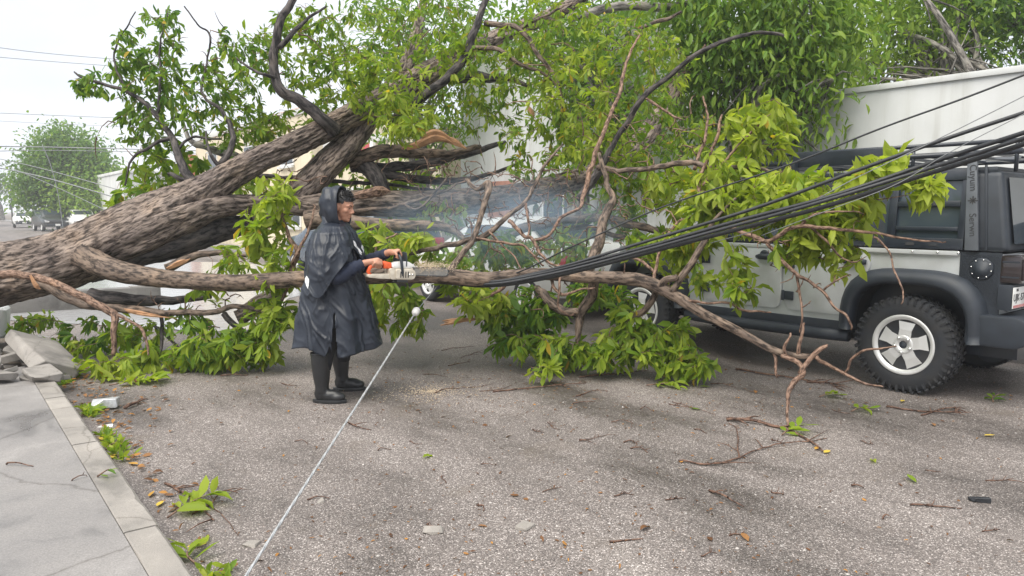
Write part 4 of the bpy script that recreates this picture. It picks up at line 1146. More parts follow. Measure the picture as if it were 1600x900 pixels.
# diamond plate corner guard
gp = prism_y(rounded([(-.365, 1.232), (-.668, 1.232), (-.668, .735), (-.535, .735), (-.50, .96), (-.365, 1.03)], .006), YB + .002, YB + .010).build('corner_guard', M['black'], JR)
mb = MB()
for i in range(13):
    for j in range(19):
        x, z = -.39 - i * .021, .815 + j * .0215
        if x < -.65 or (x > -.44 - (0 if z > 1.0 else .04) and z < .98): continue
        if (x + .53) ** 2 + (z - 1.10) ** 2 < .093 ** 2: continue
        mb.box((x, YB + .0115, z), (.019, .004, .006), Matrix.Rotation(R(45 if (i + j) % 2 else -45), 3, 'Y'))
tag(mb.build('diamond_tread', M['black'], gp), kind='stuff')
cap = MB().lathe([(.088, 0), (.088, .012), (.078, .019), (.062, .017), (.06, .022), (0, .024)], (-.53, YB + .010, 1.10), (0, 1, 0), 28).build('fuel_cap', M['black'], JR)
for k in range(8):
    a = 2 * PI * k / 8 + .2
    MB().lathe([(.006, 0), (.005, .005), (0, .006)], (-.53 + .074 * math.cos(a), YB + .028, 1.10 + .074 * math.sin(a)), (0, 1, 0), 6).build('bolt', M['chrome'], cap)
# tail light, plate, bumper
tl = MB(); tl.box((-.735, YB - .065, 1.105), (.15, .17, .22)); tl = tl.build('tail_light', M['smokelens'], JR, bevel=.022)
mb = MB(); mb.box((-.815, YB - .065, 1.105), (.016, .13, .17)); mb.build('lens', M['smokelens'], tl, bevel=.006)
mb = MB()
for zz in (1.045, 1.165): mb.box((-.735, YB + .0205, zz), (.12, .006, .012))
mb.build('rib', M['black'], tl)
tl2 = MB(); tl2.box((-.735, YR + .065, 1.105), (.15, .17, .22)); tl2.build('tail_light', M['smokelens'], JR, bevel=.022)
# licence plate stands off the rear corner, facing back
mb = MB(); mb.box((-.715, YB - .10, .885), (.10, .30, .20)); mb.build('plate_bracket', M['black'], JR, bevel=.006)
pl_ = MB(); pl_.box((-.772, YB - .10, .885), (.006, .305, .165)); pl_ = pl_.build('licence_plate', M['white'], JR, bevel=.002)
mb = MB(); mb.box((-.7765, YB - .10, .817), (.002, .28, .022)); mb.build('red_band', M['redlens'], pl_)
Xp = Vector((0, -1, 0)); Zp = Vector((-1, 0, 0)); Yp = Vector((0, 0, 1))
def ptext(body, y, z, size, mt='rubber'):
    p = Vector((-.7765, y, z))
    text_mesh('plate_text', body, size, M[mt], pl_, Matrix(((Xp.x, Yp.x, Zp.x, p.x), (Xp.y, Yp.y, Zp.y, p.y), (Xp.z, Yp.z, Zp.z, p.z), (0, 0, 0, 1))))
ptext('UJK-57C', YB - .10, .885, .082); ptext('MX', YB - .03, .945, .03); 
bp_ = MB(); bp_.prism(rounded([(-.46, .49), (-.46, .735), (-.82, .745), (-.90, .70), (-.90, .53), (-.82, .49)], .03), 'y', YB + .10, YR - .10)
bp_.build('rear_bumper', M['black'], JR, bevel=.02)
# front: hood, grille, fenders, headlights, bumper (away from us)
mb = MB()
hood = [(2.40, .70), (2.40, 1.235), (2.60, 1.23), (3.40, 1.16), (3.56, 1.08), (3.58, .70)]
mb.prism(hood, 'y', YB - .27, YR + .27); mb.build('hood', M['silver'], JR, bevel=.035)
mb = MB(); mb.box((3.60, YB - WD / 2, .92), (.07, 1.14, .42)); gr = mb.build('grille', M['silver'], JR, bevel=.02)
for k in range(7):
    MB().box((3.638, YB - WD / 2 + (k - 3) * .085, .93), (.012, .045, .25)).build('slot', M['rubber'], gr, bevel=.005)
for s in (-1, 1):
    MB().lathe([(.095, 0), (.09, .02), (0, .035)], (3.632, YB - WD / 2 + s * .43, .98), (1, 0, 0), 20).build('headlight', M['chrome'], JR)
MB().box((3.80, YB - WD / 2, .62), (.20, 1.75, .22)).build('front_bumper', M['black'], JR, bevel=.03)
# flares
for (cx, y0, y1, nm) in ((0, YB - .02, -.005, 'fender_flare'), (2.95, YB - .30, -.005, 'fender_flare')):
    flare(cx, .455, .485, .605, y0, y1, 4, 176).build(nm, M['black'], JR)
    f2 = flare(cx, .455, .485, .605, y0, y1, 4, 176)
    f2.v = [(x, 2 * (YB - WD / 2) - y, z) for x, y, z in f2.v]; f2.f = [q[::-1] for q in f2.f]
    f2.build(nm, M['black'], JR)
# inner arch liners
for cx in (0, 2.95):
    mb = MB(); rows = []
    for k in range(17):
        a = R(2 + 176 * k / 16); c, s = math.cos(a), math.sin(a); e = (abs(c) ** 3 + abs(s) ** 3) ** (-1 / 3)
        rows.append([(cx + .50 * e * c, -.06, .455 + .50 * e * s), (cx + .50 * e * c, -.62, .455 + .50 * e * s)])
    mb.grid(rows, 2, 17); mb.build('arch_liner', M['rubber'], JR)
for cx in (0, 2.95):
    make_wheel(JR, cx, 0, 1)
    make_wheel(JR, cx, 2 * (YB - WD / 2), -1)
# mirror
mr_ = MB(); mr_.tube([(2.06, YB + .02, 1.17), (2.08, YB + .12, 1.20)], .022, 8); mr_.box((2.09, YB + .20, 1.26), (.09, .17, .20)); mr_.build('wing_mirror', M['black'], JR, bevel=.02)
# roof rack: rails, crossbars, feet, light bar
rk = empty('roof_rack'); rk.parent = JR
zk = 2.03
for s, yy in ((1, YB - .12), (-1, YR + .12)):
    MB().tube([(-.72, yy, zk), (1.72, yy, zk)], .024, 10).build('rail', M['blackpaint'], rk)
    MB().tube([(-.72, yy, zk + .085), (1.72, yy, zk + .085)], .018, 10).build('rail', M['blackpaint'], rk)
    for xx in (-.68, .1, .9, 1.66):
        MB().tube([(xx, yy, zr - .01), (xx, yy, zk + .085)], .016, 8).build('rack_foot', M['blackpaint'], rk)
for k in range(11):
    xx = -.70 + k * .24
    MB().box((xx, YB - WD / 2, zk), (.045, WD - .26, .022)).build('crossbar', M['blackpaint'], rk)
pnl = MB().box((.72, YB - .085, zk + .02), (.98, .022, .135)).build('side_plate', M['blackpaint'], rk, bevel=.004)
for xx, mt in ((.50, 'white'), (.46, 'redlens'), (.42, 'white')):
    MB().lathe([(.010, 0), (.008, .006), (0, .007)], (xx, YB - .073, zk + .012), (0, 1, 0), 8).build('marker_lamp', M[mt], pnl)
lb = MB().box((1.22, YB - .06, zk - .06), (.14, .10, .13)).build('work_light', M['black'], rk, bevel=.012)
lb = MB().box((1.86, YB - WD / 2, zk + .03), (.08, 1.3, .085)).build('light_bar', M['black'], rk, bevel=.01)
# ribbed sand ladder at the tail of the rack
for k in range(12):
    MB().box((-.74 + .0, YB - .3 - k * .035, zk + .085), (.16, .014, .035)).build('ladder_rib', M['alloy'], rk)

# ---- ordinary cars further along (lofted sections)
def car(name, label, loc, ang, paint, kind='sedan', group=None, red=True):
    r = empty(name, loc, ang); tag(r, label, 'car', group)
    if kind == 'suv':
        L, H, hw = 4.5, 1.70, .92
        # stations: x, z_low, z_belt, z_top, half width belt, half width top
        S = [(-2.22, .50, .95, .96, .80, .70), (-2.15, .36, 1.02, 1.30, .88, .72), (-1.95, .34, 1.05, 1.62, .91, .70), (-1.2, .34, 1.05, 1.69, .92, .70), (0, .34, 1.04, 1.70, .92, .70), (.55, .34, 1.03, 1.62, .92, .69), (1.05, .34, 1.02, 1.25, .91, .70), (1.25, .34, 1.0, 1.06, .90, .72), (2.0, .34, .92, .97, .86, .70), (2.22, .42, .78, .84, .78, .66)]
        roof = (-1.95, .55); glass_x = (-2.0, .98)
    elif kind == 'pickup':
        S = [(-2.6, .55, .98, 1.0, .88, .84), (-2.5, .5, 1.06, 1.10, .92, .88), (-1.0, .45, 1.06, 1.12, .93, .88), (-.85, .45, 1.06, 1.70, .93, .70), (.2, .45, 1.05, 1.76, .93, .70), (.75, .45, 1.05, 1.66, .93, .70), (1.25, .45, 1.05, 1.14, .92, .76), (2.3, .45, 1.0, 1.06, .88, .74), (2.55, .5, .85, .92, .8, .68)]
    else:
        S = [(-2.2, .50, .86, .88, .76, .68), (-2.12, .36, .96, 1.04, .85, .74), (-1.55, .32, .98, 1.10, .88, .74), (-1.0, .30, .98, 1.38, .89, .62), (-.3, .30, .96, 1.46, .89, .61), (.35, .30, .95, 1.44, .89, .61), (1.05, .30, .93, 1.04, .88, .70), (1.9, .32, .82, .88, .83, .68), (2.15, .40, .66, .72, .74, .62)]
    mb = MB(); rows = []
    for (x, zl, zb, zt, wb, wt) in S:
        half = [(wb * .86, zl), (wb * .99, zl + .10), (wb * 1.02, (zl + zb) / 2 + .05), (wb, zb), (wt + (wb - wt) * .5, (zb + zt) / 2 + .004), (wt, zt - .05 * min(1, (zt - zb) / .3)), (wt * .6, zt + .012), (0, zt + .02)]
        rows.append([(x, -y, z) for y, z in half] + [(x, y, z) for y, z in half[::-1][1:]])
    n = len(rows[0]); mb.grid(rows, n, len(rows), smooth=True)
    mb.f += [tuple(range(n))[::-1], tuple(range((len(rows) - 1) * n, len(rows) * n))]; mb.sm += [False, False]
    mb.build('body', paint, r)
    # glasshouse panels just proud of the shell
    cab = [s for s in S if s[3] - s[2] > .2]
    for sgn in (-1, 1):
        g = MB(); rr = []
        for (x, zl, zb, zt, wb, wt) in cab:
            f0, f1 = .14, .80
            pa = (x, sgn * (wb + (wt - wb) * (.5 * f0 * 2 if f0 < .5 else 1) + .012), zb + (zt - zb) * f0)
            pb = (x, sgn * (wb + (wt - wb) * f1 + .012), zb + (zt - zb) * f1 - .01)
            rr.append([pa, pb])
        g.grid(rr, 2, len(rr)); g.build('side_window', M['glass'], r)
    def cross(i, j, nm):
        (x0, _, b0, t0, wb0, wt0), (x1, _, b1, t1, wb1, wt1) = S[i], S[j]
        g = MB()
        d = .014 if x0 < x1 else -.014
        lowx, lowz, lw = (x0, t0, wt0) if t0 < t1 else (x1, t1, wt1)
        hix, hiz, hw_ = (x1, t1, wt1) if t0 < t1 else (x0, t0, wt0)
        a = Vector((lowx, 0, lowz + .03)); b = Vector((hix, 0, hiz + .03)); a2 = a.lerp(b, .08); b2 = a.lerp(b, .9)
        g.add([(a2.x, -lw * .9, a2.z), (a2.x, lw * .9, a2.z), (b2.x, hw_ * .88, b2.z), (b2.x, -hw_ * .88, b2.z)], [(0, 1, 2, 3)])
        g.build(nm, M['glass'], r)
    hi_i = [i for i, s in enumerate(S) if s[3] > max(q[3] for q in S) - .12]
    cross(hi_i[0] - 1, hi_i[0], 'rear_window'); cross(hi_i[-1], hi_i[-1] + 1, 'windscreen')
    xr, xf = S[1][0], S[-2][0]
    wbs = S[1][4]
    for s in (-1, 1):
        MB().box((S[1][0] - .02, s * (wbs - .11), S[1][2] - .10), (.16, .25, .20)).build('tail_light', M['redlens'], r, bevel=.03)
        MB().box((S[-1][0] - .09, s * (S[-1][4] - .10), S[-1][2] - .02), (.20, .28, .13)).build('headlight', M['chrome'], r, bevel=.03)
        for x in (S[0][0] + .82, S[-1][0] - .82):
            make_wheel(r, x, s * (S[3][4] - .0), s, .33, .21, .2, full=False)
    MB().box((S[0][0] + .02, 0, S[0][1] + .08), (.16, 1.5, .22)).build('rear_bumper', M['black'], r, bevel=.04)
    MB().box((S[-1][0] - .02, 0, S[-1][1] + .06), (.16, 1.4, .2)).build('front_bumper', M['black'], r, bevel=.04)
    MB().box((S[0][0] - .065, 0, S[0][1] + .26), (.012, .34, .16)).build('licence_plate', M['white'], r)
    MB().box((S[-1][0] + .065, 0, S[-1][1] + .1), (.012, .34, .15)).build('licence_plate', M['white'], r)
    MB().box((S[-1][0] + .005, 0, S[-1][2] - .06), (.05, .8, .12)).build('grille', M['rubber'], r, bevel=.01)
    return r
sa = math.atan2(SD.y, SD.x)
p = st(7.6, 9.75)
car('parked_car', 'white car with red tail light half hidden by branches and smoke behind the man', (p.x, p.y, 0), sa, M['white'], 'sedan')
p = st(7.5, 15.4)
car('parked_car', 'dark blue car almost buried in the branches ahead of the white car', (p.x, p.y, 0), sa, M['navypaint'], 'suv')
p = gnd(38, 355.5); car('parked_car', 'white car far down the street at the left edge of the photo', (p.x, p.y, 0), sa + PI - .06, M['white'], 'sedan', 'cars parked far down the street')
p = gnd(80, 361); car('parked_car', 'dark grey car parked far down the street between two white cars', (p.x, p.y, 0), sa + PI + .1, M['greypaint'], 'suv', 'cars parked far down the street')
p = gnd(128, 361); car('parked_car', 'white car parked far down the street, just above the trunk', (p.x, p.y, 0), sa + PI, M['white'], 'suv', 'cars parked far down the street')
# ------------------------------------------------------------ the man and his chainsaw
SK = plain('skin', (.44, .22, .145), .5, var=.12, scale=30, bump=.08, bscale=200)
SK.node_tree.nodes['Principled BSDF'].inputs['Subsurface Weight'].default_value = .12
SK.node_tree.nodes['Principled BSDF'].inputs['Subsurface Radius'].default_value = (.02, .008, .005)
def mat_vinyl():
    m, n, l, b = newmat('wet_vinyl')
    tcn = n.new('ShaderNodeTexCoord')
    b.inputs['Base Color'].default_value = (.034, .038, .048, 1)
    nt = n.new('ShaderNodeTexNoise'); nt.inputs['Scale'].default_value = 5; nt.inputs['Detail'].default_value = 6; nt.inputs['Distortion'].default_value = 1.2
    l.new(tcn.outputs['Object'], nt.inputs['Vector'])
    cr = ramp(n, [(.3, (.012, .0155, .024)), (.7, (.028, .034, .048))]); l.new(nt.outputs['Fac'], cr.inputs['Fac']); l.new(cr.outputs['Color'], b.inputs['Base Color'])
    mr = n.new('ShaderNodeMapRange'); mr.inputs['To Min'].default_value = .27; mr.inputs['To Max'].default_value = .40
    l.new(nt.outputs['Fac'], mr.inputs['Value']); l.new(mr.outputs['Result'], b.inputs['Roughness'])
    mu = n.new('ShaderNodeTexNoise'); mu.noise_type = 'RIDGED_MULTIFRACTAL'; mu.inputs['Scale'].default_value = 4.5; mu.inputs['Detail'].default_value = 3
    l.new(tcn.outputs['Object'], mu.inputs['Vector'])
    bp = n.new('ShaderNodeBump'); bp.inputs['Strength'].default_value = .25; bp.inputs['Distance'].default_value = .02
    l.new(mu.outputs['Fac'], bp.inputs['Height']); l.new(bp.outputs['Normal'], b.inputs['Normal'])
    b.inputs['Specular IOR Level'].default_value = .34
    return m
VIN = mat_vinyl()
NAVY = plain('navy_cloth', (.014, .02, .042), .85, var=.25, scale=14, bump=.5, bscale=30)
TROU = plain('dark_cloth', (.02, .021, .026), .9, var=.25, scale=14, bump=.5, bscale=30)
BOOT = plain('boot_rubber', (.018, .019, .021), .36, var=.25, scale=12, bump=.1, bscale=40)
HAIR = plain('black_hair', (.012, .011, .012), .5, var=.3, scale=40)
REFL = plain('white_reflective_strip', (.66, .67, .68), .4, var=.08, scale=20)
ORANGE = plain('orange_plastic', (.72, .11, .03), .4, var=.1, scale=20)
CREAM = plain('cream_plastic', (.58, .53, .45), .45, var=.15, scale=16, dirt=(.25, .2, .14))

PR = empty('person', (-1.45, 6.18, 0), 0.0)
tag(PR, 'person in a dark hooded rain poncho and black rubber boots, holding a chainsaw', 'person')

def remeshed(mb, name, mat, parent, voxel, smooth=4):
    me = mb.mesh(name + '_raw')
    tmp = bpy.data.objects.new(name + '_raw', me); COL.objects.link(tmp)
    md = tmp.modifiers.new('r', 'REMESH'); md.mode = 'VOXEL'; md.voxel_size = voxel; md.use_smooth_shade = True
    if smooth:
        ms = tmp.modifiers.new('s', 'SMOOTH'); ms.factor = .5; ms.iterations = smooth
    dg = bpy.context.evaluated_depsgraph_get(); dg.update()
    out = bpy.data.meshes.new_from_object(tmp.evaluated_get(dg))
    bpy.data.objects.remove(tmp); bpy.data.meshes.remove(me)
    out.name = name
    out.materials.clear()
    out.polygons.foreach_set('use_smooth', np.ones(len(out.polygons), bool))
    return link(name, out, mat, parent)

def capsule(mb, a, b, ra, rb, n=14):
    a, b = Vector(a), Vector(b)
    k = max(2, int((b - a).length / .03) + 1)
    mb.tube([a.lerp(b, i / k) for i in range(k + 1)], [ra + (rb - ra) * i / k for i in range(k + 1)], n)
    mb.ball(a, ra, n, 8); mb.ball(b, rb, n, 8)
def chain(mb, pts, rr, n=12):
    for i in range(len(pts) - 1): capsule(mb, pts[i], pts[i + 1], rr[i], rr[i + 1], n)

# chainsaw frame (relative to the person's root)
SAW_C = Vector((.475, -.05, 1.075)); SAW_R = Matrix.Rotation(R(31), 3, 'Z') @ Matrix.Rotation(R(3), 3, 'Y')
def sw(p): return SAW_C + SAW_R @ Vector(p)

body = MB()
HB = Matrix.Rotation(R(-14), 3, 'Z') @ Matrix.Rotation(R(13), 3, 'Y')
HC = Vector((.045, -.005, 1.60))
def hd(p): return HC + HB @ Vector(p)
def hball(c, r): body.ball(hd(c), r, 16, 12, HB)
hball((0, 0, .02), (.095, .075, .10)); hball((.033, 0, -.03), (.066, .062, .085)); hball((.042, 0, -.083), (.048, .047, .038)); hball((.074, 0, -.098), (.02, .023, .018))
body.tube([hd((.086, 0, .014)), hd((.103, 0, -.015)), hd((.112, 0, -.034))], [.009, .012, .014], 10)
for s in (-1, 1):
    hball((.101, s * .013, -.036), (.010, .008, .008)); hball((.060, s * .040, -.022), (.026, .024, .024))
    body.tube([hd((.070, s * .052, .016)), hd((.088, s * .03, .024)), hd((.091, 0, .02))], .0095, 8)
    body.ball(hd((-.004, s * .076, -.012)), (.022, .009, .034), 12, 10, HB @ Matrix.Rotation(R(-12), 3, 'Y'))
    hball((.076, s * .031, .0), (.013, .014, .012))
hball((.089, 0, -.061), (.012, .024, .0075)); hball((.087, 0, -.073), (.012, .021, .0085))
capsule(body, (-.01, 0, 1.38), hd((-.012, 0, -.06)), .062, .058)
# trunk of the body
for z, rx, ry, x in ((1.36, .09, .15, -.02), (1.26, .115, .165, -.02), (1.12, .11, .15, -.01), (1.0, .11, .145, -.01), (.90, .115, .155, -.02)):
    body.ball((x, 0, z), (rx, ry, .10), 18, 12)
# legs down into the boots
capsule(body, (-.02, -.09, .90), (-.06, -.15, .52), .085, .055); capsule(body, (-.06, -.15, .52), (-.105, -.2, .10), .053, .036)
capsule(body, (-.02, .09, .90), (0, .155, .54), .085, .055); capsule(body, (0, .155, .54), (-.035, .21, .10), .053, .036)
body.ball((-.05, -.2, .06), (.08, .032, .028)); body.ball((.02, .212, .06), (.08, .032, .028))
# arms
SHr, ELr = Vector((-.02, -.165, 1.325)), Vector((.055, -.245, 1.05))
SHl, ELl = Vector((-.02, .165, 1.325)), Vector((.10, .25, 1.08))
GRIPr, GRIPl = sw((-.155, 0, .048)), sw((.03, .01, .128))
def hand(c, a, pdir, wrist, rh, flip=1):
    a = Vector(a).normalized(); p = Vector(pdir); p = (p - a * p.dot(a)).normalized(); q = a.cross(p) * flip
    pc = c + p * (rh + .018)
    Rm = Matrix(((a.x, q.x, p.x), (a.y, q.y, p.y), (a.z, q.z, p.z)))
    body.ball(pc, (.043, .038, .017), 14, 10, Rm)
    capsule(body, pc + q * -.01, wrist, .024, .027)
    for k, (of, ln, rr) in enumerate(((.034, 1.0, .0082), (.012, 1.08, .0086), (-.011, 1.0, .0082), (-.033, .82, .0074))):
        pts = []
        for j in range(6):
            th = R(35 + j * 40 * ln); rad = rh + .010
            pts.append(c + a * of + p * math.cos(th) * rad + q * math.sin(th) * rad)
        pts[0] = pc + a * of * .9 + q * .026
        chain(body, pts, [rr * 1.12, rr * 1.1, rr * 1.05, rr, rr * .95, rr * .85], 8)
    pts = [pc + a * .028 - q * .016, c + a * .046 + p * (rh + .006) * .7 - q * (rh + .010) * .8, c + a * .044 - q * (rh + .012) - p * .008, c + a * .036 - q * (rh + .004) * .55 - p * (rh + .010) * .85]
    chain(body, pts, [.0125, .0115, .010, .0085], 8)
WRr = GRIPr + Vector((-.085, -.03, .012)); WRl = GRIPl + Vector((-.07, .03, .02))
chain(body, [SHr, ELr, WRr], [.05, .042, .028]); chain(body, [SHl, ELl, WRl], [.05, .042, .028])
ax_r = SAW_R @ Vector((1, 0, -.15)); hand(GRIPr, ax_r, (-.35, -.75, .6), WRr, .017, 1)
ax_l = SAW_R @ Vector((0, -1, 0)); hand(GRIPl, ax_l, (-.6, .1, .8), WRl, .014, -1)
BODY = remeshed(body, 'body', SK, PR, .0042, 5)

# hair: short, ruffled at the front
hair = MB()
hair.ball(hd((-.006, 0, .034)), (.100, .081, .100), 20, 14, HB)
hair = remeshed(hair, 'hair', HAIR, PR, .008, 1)
bm = bmesh.new(); bm.from_mesh(hair.data)
HBi = HB.inverted()
for v in list(bm.verts):
    q = HBi @ (v.co - HC)
    lim = .030 + .020 * (q.x > .05) - (.055 if q.x < -.005 else 0) - max(0, (.05 - q.x)) * .15
    if q.z < lim: bm.verts.remove(v)
bm.to_mesh(hair.data); bm.free()
tuft = MB()
for k in range(150):
    a = random.uniform(-1.5, 1.5); e = random.uniform(.35, 1.35)
    n_ = Vector((math.cos(a) * math.cos(e), math.sin(a) * math.cos(e), math.sin(e)))
    p0 = Vector((n_.x * .098 - .006, n_.y * .079, n_.z * .098 + .034))
    d = (n_ * .7 + Vector((.75, 0, .25)) + Vector((random.gauss(0, .3), random.gauss(0, .3), random.gauss(0, .2)))).normalized()
    tuft.tube([hd(p0 - n_ * .006), hd(p0 + d * .014), hd(p0 + d * .027 + Vector((0, 0, -.003)))], [.0045, .0032, .0006], 4)
tag(tuft.build('hair_tufts', HAIR, hair), kind='stuff')
for s in (-1, 1):
    MB().ball(hd((.0865, s * .032, .0005)), (.0045, .010, .0042), 10, 8, HB).build('eye', HAIR, PR)
    MB().tube([hd((.076, s * .050, .018)), hd((.092, s * .034, .0275)), hd((.0985, s * .013, .022))], [.002, .0038, .003], 6).build('eyebrow', HAIR, PR)

# sleeves, trousers, boots
def sleeve(pts, rr, nm, mat):
    C = crom([(*p, r) for p, r in zip(pts, rr)], 7)
    mb = MB(); mb.tube([c[:3] for c in C], [c[3] * (1 + .07 * math.sin(i * 1.9) + .04 * math.sin(i * 4.3)) for i, c in enumerate(C)], 18)
    return mb.build(nm, mat, PR)
sleeve([SHr, SHr.lerp(ELr, .55), ELr + Vector((-.01, -.01, -.012)), ELr.lerp(WRr, .5), WRr.lerp(ELr, .08)], [.06, .064, .066, .056, .042], 'sleeve', NAVY)
sleeve([SHl, SHl.lerp(ELl, .55), ELl + Vector((-.01, .01, -.012)), ELl.lerp(WRl, .5), WRl.lerp(ELl, .08)], [.06, .064, .066, .056, .042], 'sleeve', NAVY)
tr = MB()
for pts in (((-.02, -.09, .92), (-.06, -.15, .55), (-.10, -.195, .28)), ((-.02, .09, .92), (0, .155, .55), (-.03, .205, .28))):
    tr.tube([Vector(pts[0]).lerp(Vector(pts[1]), k / 5) for k in range(5)] + [Vector(pts[1]).lerp(Vector(pts[2]), k / 5) for k in range(6)], [.115, .112, .108, .1, .094, .09, .086, .082, .078, .074, .07], 16)
tr.build('trousers', TROU, PR)
def boot(x, y, yaw, lean):
    q = Matrix.Rotation(yaw, 3, 'Z')
    def T(p): return Vector((x, y, 0)) + q @ Vector(p)
    mb = MB()
    rings = [(.41, .078, lean), (.36, .080, lean * .85), (.28, .076, lean * .6), (.20, .066, lean * .3), (.14, .056, 0), (.09, .055, 0)]
    mb.tube([T((dx, 0, z)) for z, r, dx in rings], [r for z, r, dx in rings], 20)
    mb.ball(T((.0, 0, .075)), (.066, .05, .065), 16, 12, q)
    mb.ball(T((.07, 0, .06)), (.10, .048, .052), 18, 12, q)
    mb.ball(T((.125, 0, .05)), (.07, .052, .042), 18, 12, q)
    b = remeshed(mb, 'boot', BOOT, PR, .007, 4)
    so = MB(); poly = []
    for k in range(28):
        a = 2 * PI * k / 28
        xx = .062 + .142 * math.cos(a); w_ = .050 * (1 + .12 * math.cos(a) - .10 * math.cos(2 * a))
        pp = T((xx, w_ * math.sin(a), 0)); poly.append((pp.x, pp.y))
    so.prism(poly, 'z', .001, .03); so.build('sole', BOOT, b, bevel=.005)
    cf = MB(); cf.tube([T((lean * .97, 0, .398)), T((lean, 0, .418))], [.083, .083], 20); cf.build('cuff', BOOT, b, bevel=.004)
    for zz in (.33, .30, .27): pass
    return b
boot(-.105, -.2, R(-4), -.005); boot(-.035, .21, R(6), -.012)

# the poncho: long skirt and a shoulder cape, both shaped by section tables
def interp(tab, z):
    for i in range(len(tab) - 1):
        if tab[i][0] >= z >= tab[i + 1][0]:
            k = (tab[i][0] - z) / (tab[i][0] - tab[i + 1][0]); k = k * k * (3 - 2 * k) * .5 + k * .5
            return [a + (b - a) * k for a, b in zip(tab[i], tab[i + 1])]
    return list(tab[0] if z > tab[0][0] else tab[-1])
SKIRT = [(1.46, .085, .095, .09, 0), (1.40, .12, .14, .17, 0), (1.33, .15, .175, .20, 0), (1.22, .175, .20, .21, .01), (1.05, .20, .23, .22, .03), (.85, .255, .275, .255, .05), (.65, .305, .315, .295, .07), (.40, .35, .345, .33, .085)]
CAPE = [(1.47, .088, .10, .095, 0), (1.43, .115, .135, .175, 0), (1.38, .145, .17, .245, .0), (1.30, .175, .20, .285, .004), (1.20, .205, .225, .318, .016), (1.08, .235, .235, .345, .045), (.88, .27, .245, .365, .06)]
def cloth_pt(tab, ph, z, seed):
    _, af, ab, b, am = interp(tab, z)
    c, s = math.cos(ph), math.sin(ph)
    k = .5 + .5 * c
    a = ab + (af - ab) * (k * k * (3 - 2 * k))
    e = 2.25
    rr = (abs(c / a) ** e + abs(s / b) ** e) ** (-1 / e)
    w = am * (.55 * math.sin(5 * ph + seed + 1.2 * z) + .45 * math.sin(8 * ph + 2.1 * seed + 2.0 * z) + .18 * math.sin(12 * ph - seed + 5 * z))
    n1 = mnoise.noise(Vector((c * 2.2 + seed, s * 2.2, z * 3.0))) * .012 + mnoise.noise(Vector((c * 5 + seed, s * 5, z * 6))) * .003
    q_ = Vector((c * 1.3 + seed * 3 + z * .8, s * 1.3 - z * .6, z * 2.6 + c)); q_ += mnoise.noise_vector(q_ * 1.2) * .8
    n1 += max(0, 1 - abs(mnoise.noise(q_ * 1.9)) * 2.4) ** 3 * .015 + max(0, 1 - abs(mnoise.noise(q_ * 3.4 + Vector((5, 2, 1)))) * 2.6) ** 4 * .006
    k = min(1, (1.47 - z) / .1)
    rr = rr * (1 + w) + n1 * k
    return Vector((rr * c - .005, rr * s, z))
def hem_s(ph):
    return .425 + .028 * math.sin(2 * ph + .6) + .018 * math.sin(5 * ph) + .035 * math.exp(-((ph + .25) / .5) ** 2) + .10 * math.exp(-((ph + PI / 2) / .06) ** 2)
def angd(a, b): return (a - b + PI) % (2 * PI) - PI
def hem_c(ph):
    z = 1.02
    z += .24 * math.exp(-(angd(ph, R(-42)) / .52) ** 2) + .18 * math.exp(-(angd(ph, R(35)) / .6) ** 2)
    z -= .15 * math.exp(-(angd(ph, R(-101)) / .26) ** 2) + .06 * math.exp(-(angd(ph, R(95)) / .4) ** 2)
    z -= .05 * math.exp(-(angd(ph, R(-128)) / .18) ** 2)
    return z
def garment(tab, hem, seed, nu, nv, name, slit=None):
    rows = []
    for j in range(nv):
        t_ = j / (nv - 1); row = []
        for i in range(nu):
            ph = -PI + 2 * PI * i / nu
            z = tab[0][0] + (hem(ph) - tab[0][0]) * t_
            row.append(cloth_pt(tab, ph, z, seed))
        rows.append(row)
    mb = MB(); mb.grid(rows, nu, nv, wrap=True)
    if slit:
        keep = []
        for f in mb.f:
            c = sum((Vector(mb.v[i]) for i in f), Vector()) / len(f)
            ph = math.atan2(c.y, c.x)
            if abs(angd(ph, slit[0])) < max(0, (slit[1] - c.z)) * slit[2]: continue
            keep.append(f)
        mb.f = keep; mb.sm = [True] * len(keep)
    o = mb.build(name, VIN, PR)
    md = o.modifiers.new('thickness', 'SOLIDIFY'); md.thickness = .004; md.offset = 0
    return o
garment(SKIRT, hem_s, 1.3, 260, 90, 'poncho_skirt', (R(-84), .80, .22))
CP_ = garment(CAPE, hem_c, 4.1, 260, 60, 'poncho_cape')
def strip(ph0, ph1, t0, t1, hem, tab, seed):
    mb = MB(); rows = []
    for j in range(7):
        row = []
        for i in range(9):
            ph = R(ph0 + (ph1 - ph0) * i / 8); t_ = t0 + (t1 - t0) * j / 6
            z = tab[0][0] + (hem(ph) - tab[0][0]) * t_
            p = cloth_pt(tab, ph, z, seed); n_ = Vector((math.cos(ph), math.sin(ph), .25)).normalized()
            row.append(p + n_ * .006)
        rows.append(row)
    mb.grid(rows, 9, 7); mb.build('reflective_strip', REFL, CP_)
strip(-34, -12, .66, .84, hem_c, CAPE, 4.1); strip(14, 36, .66, .84, hem_c, CAPE, 4.1)
strip(-172, -150, .52, .66, hem_c, CAPE, 4.1); strip(-128, -114, .84, .99, hem_c, CAPE, 4.1)
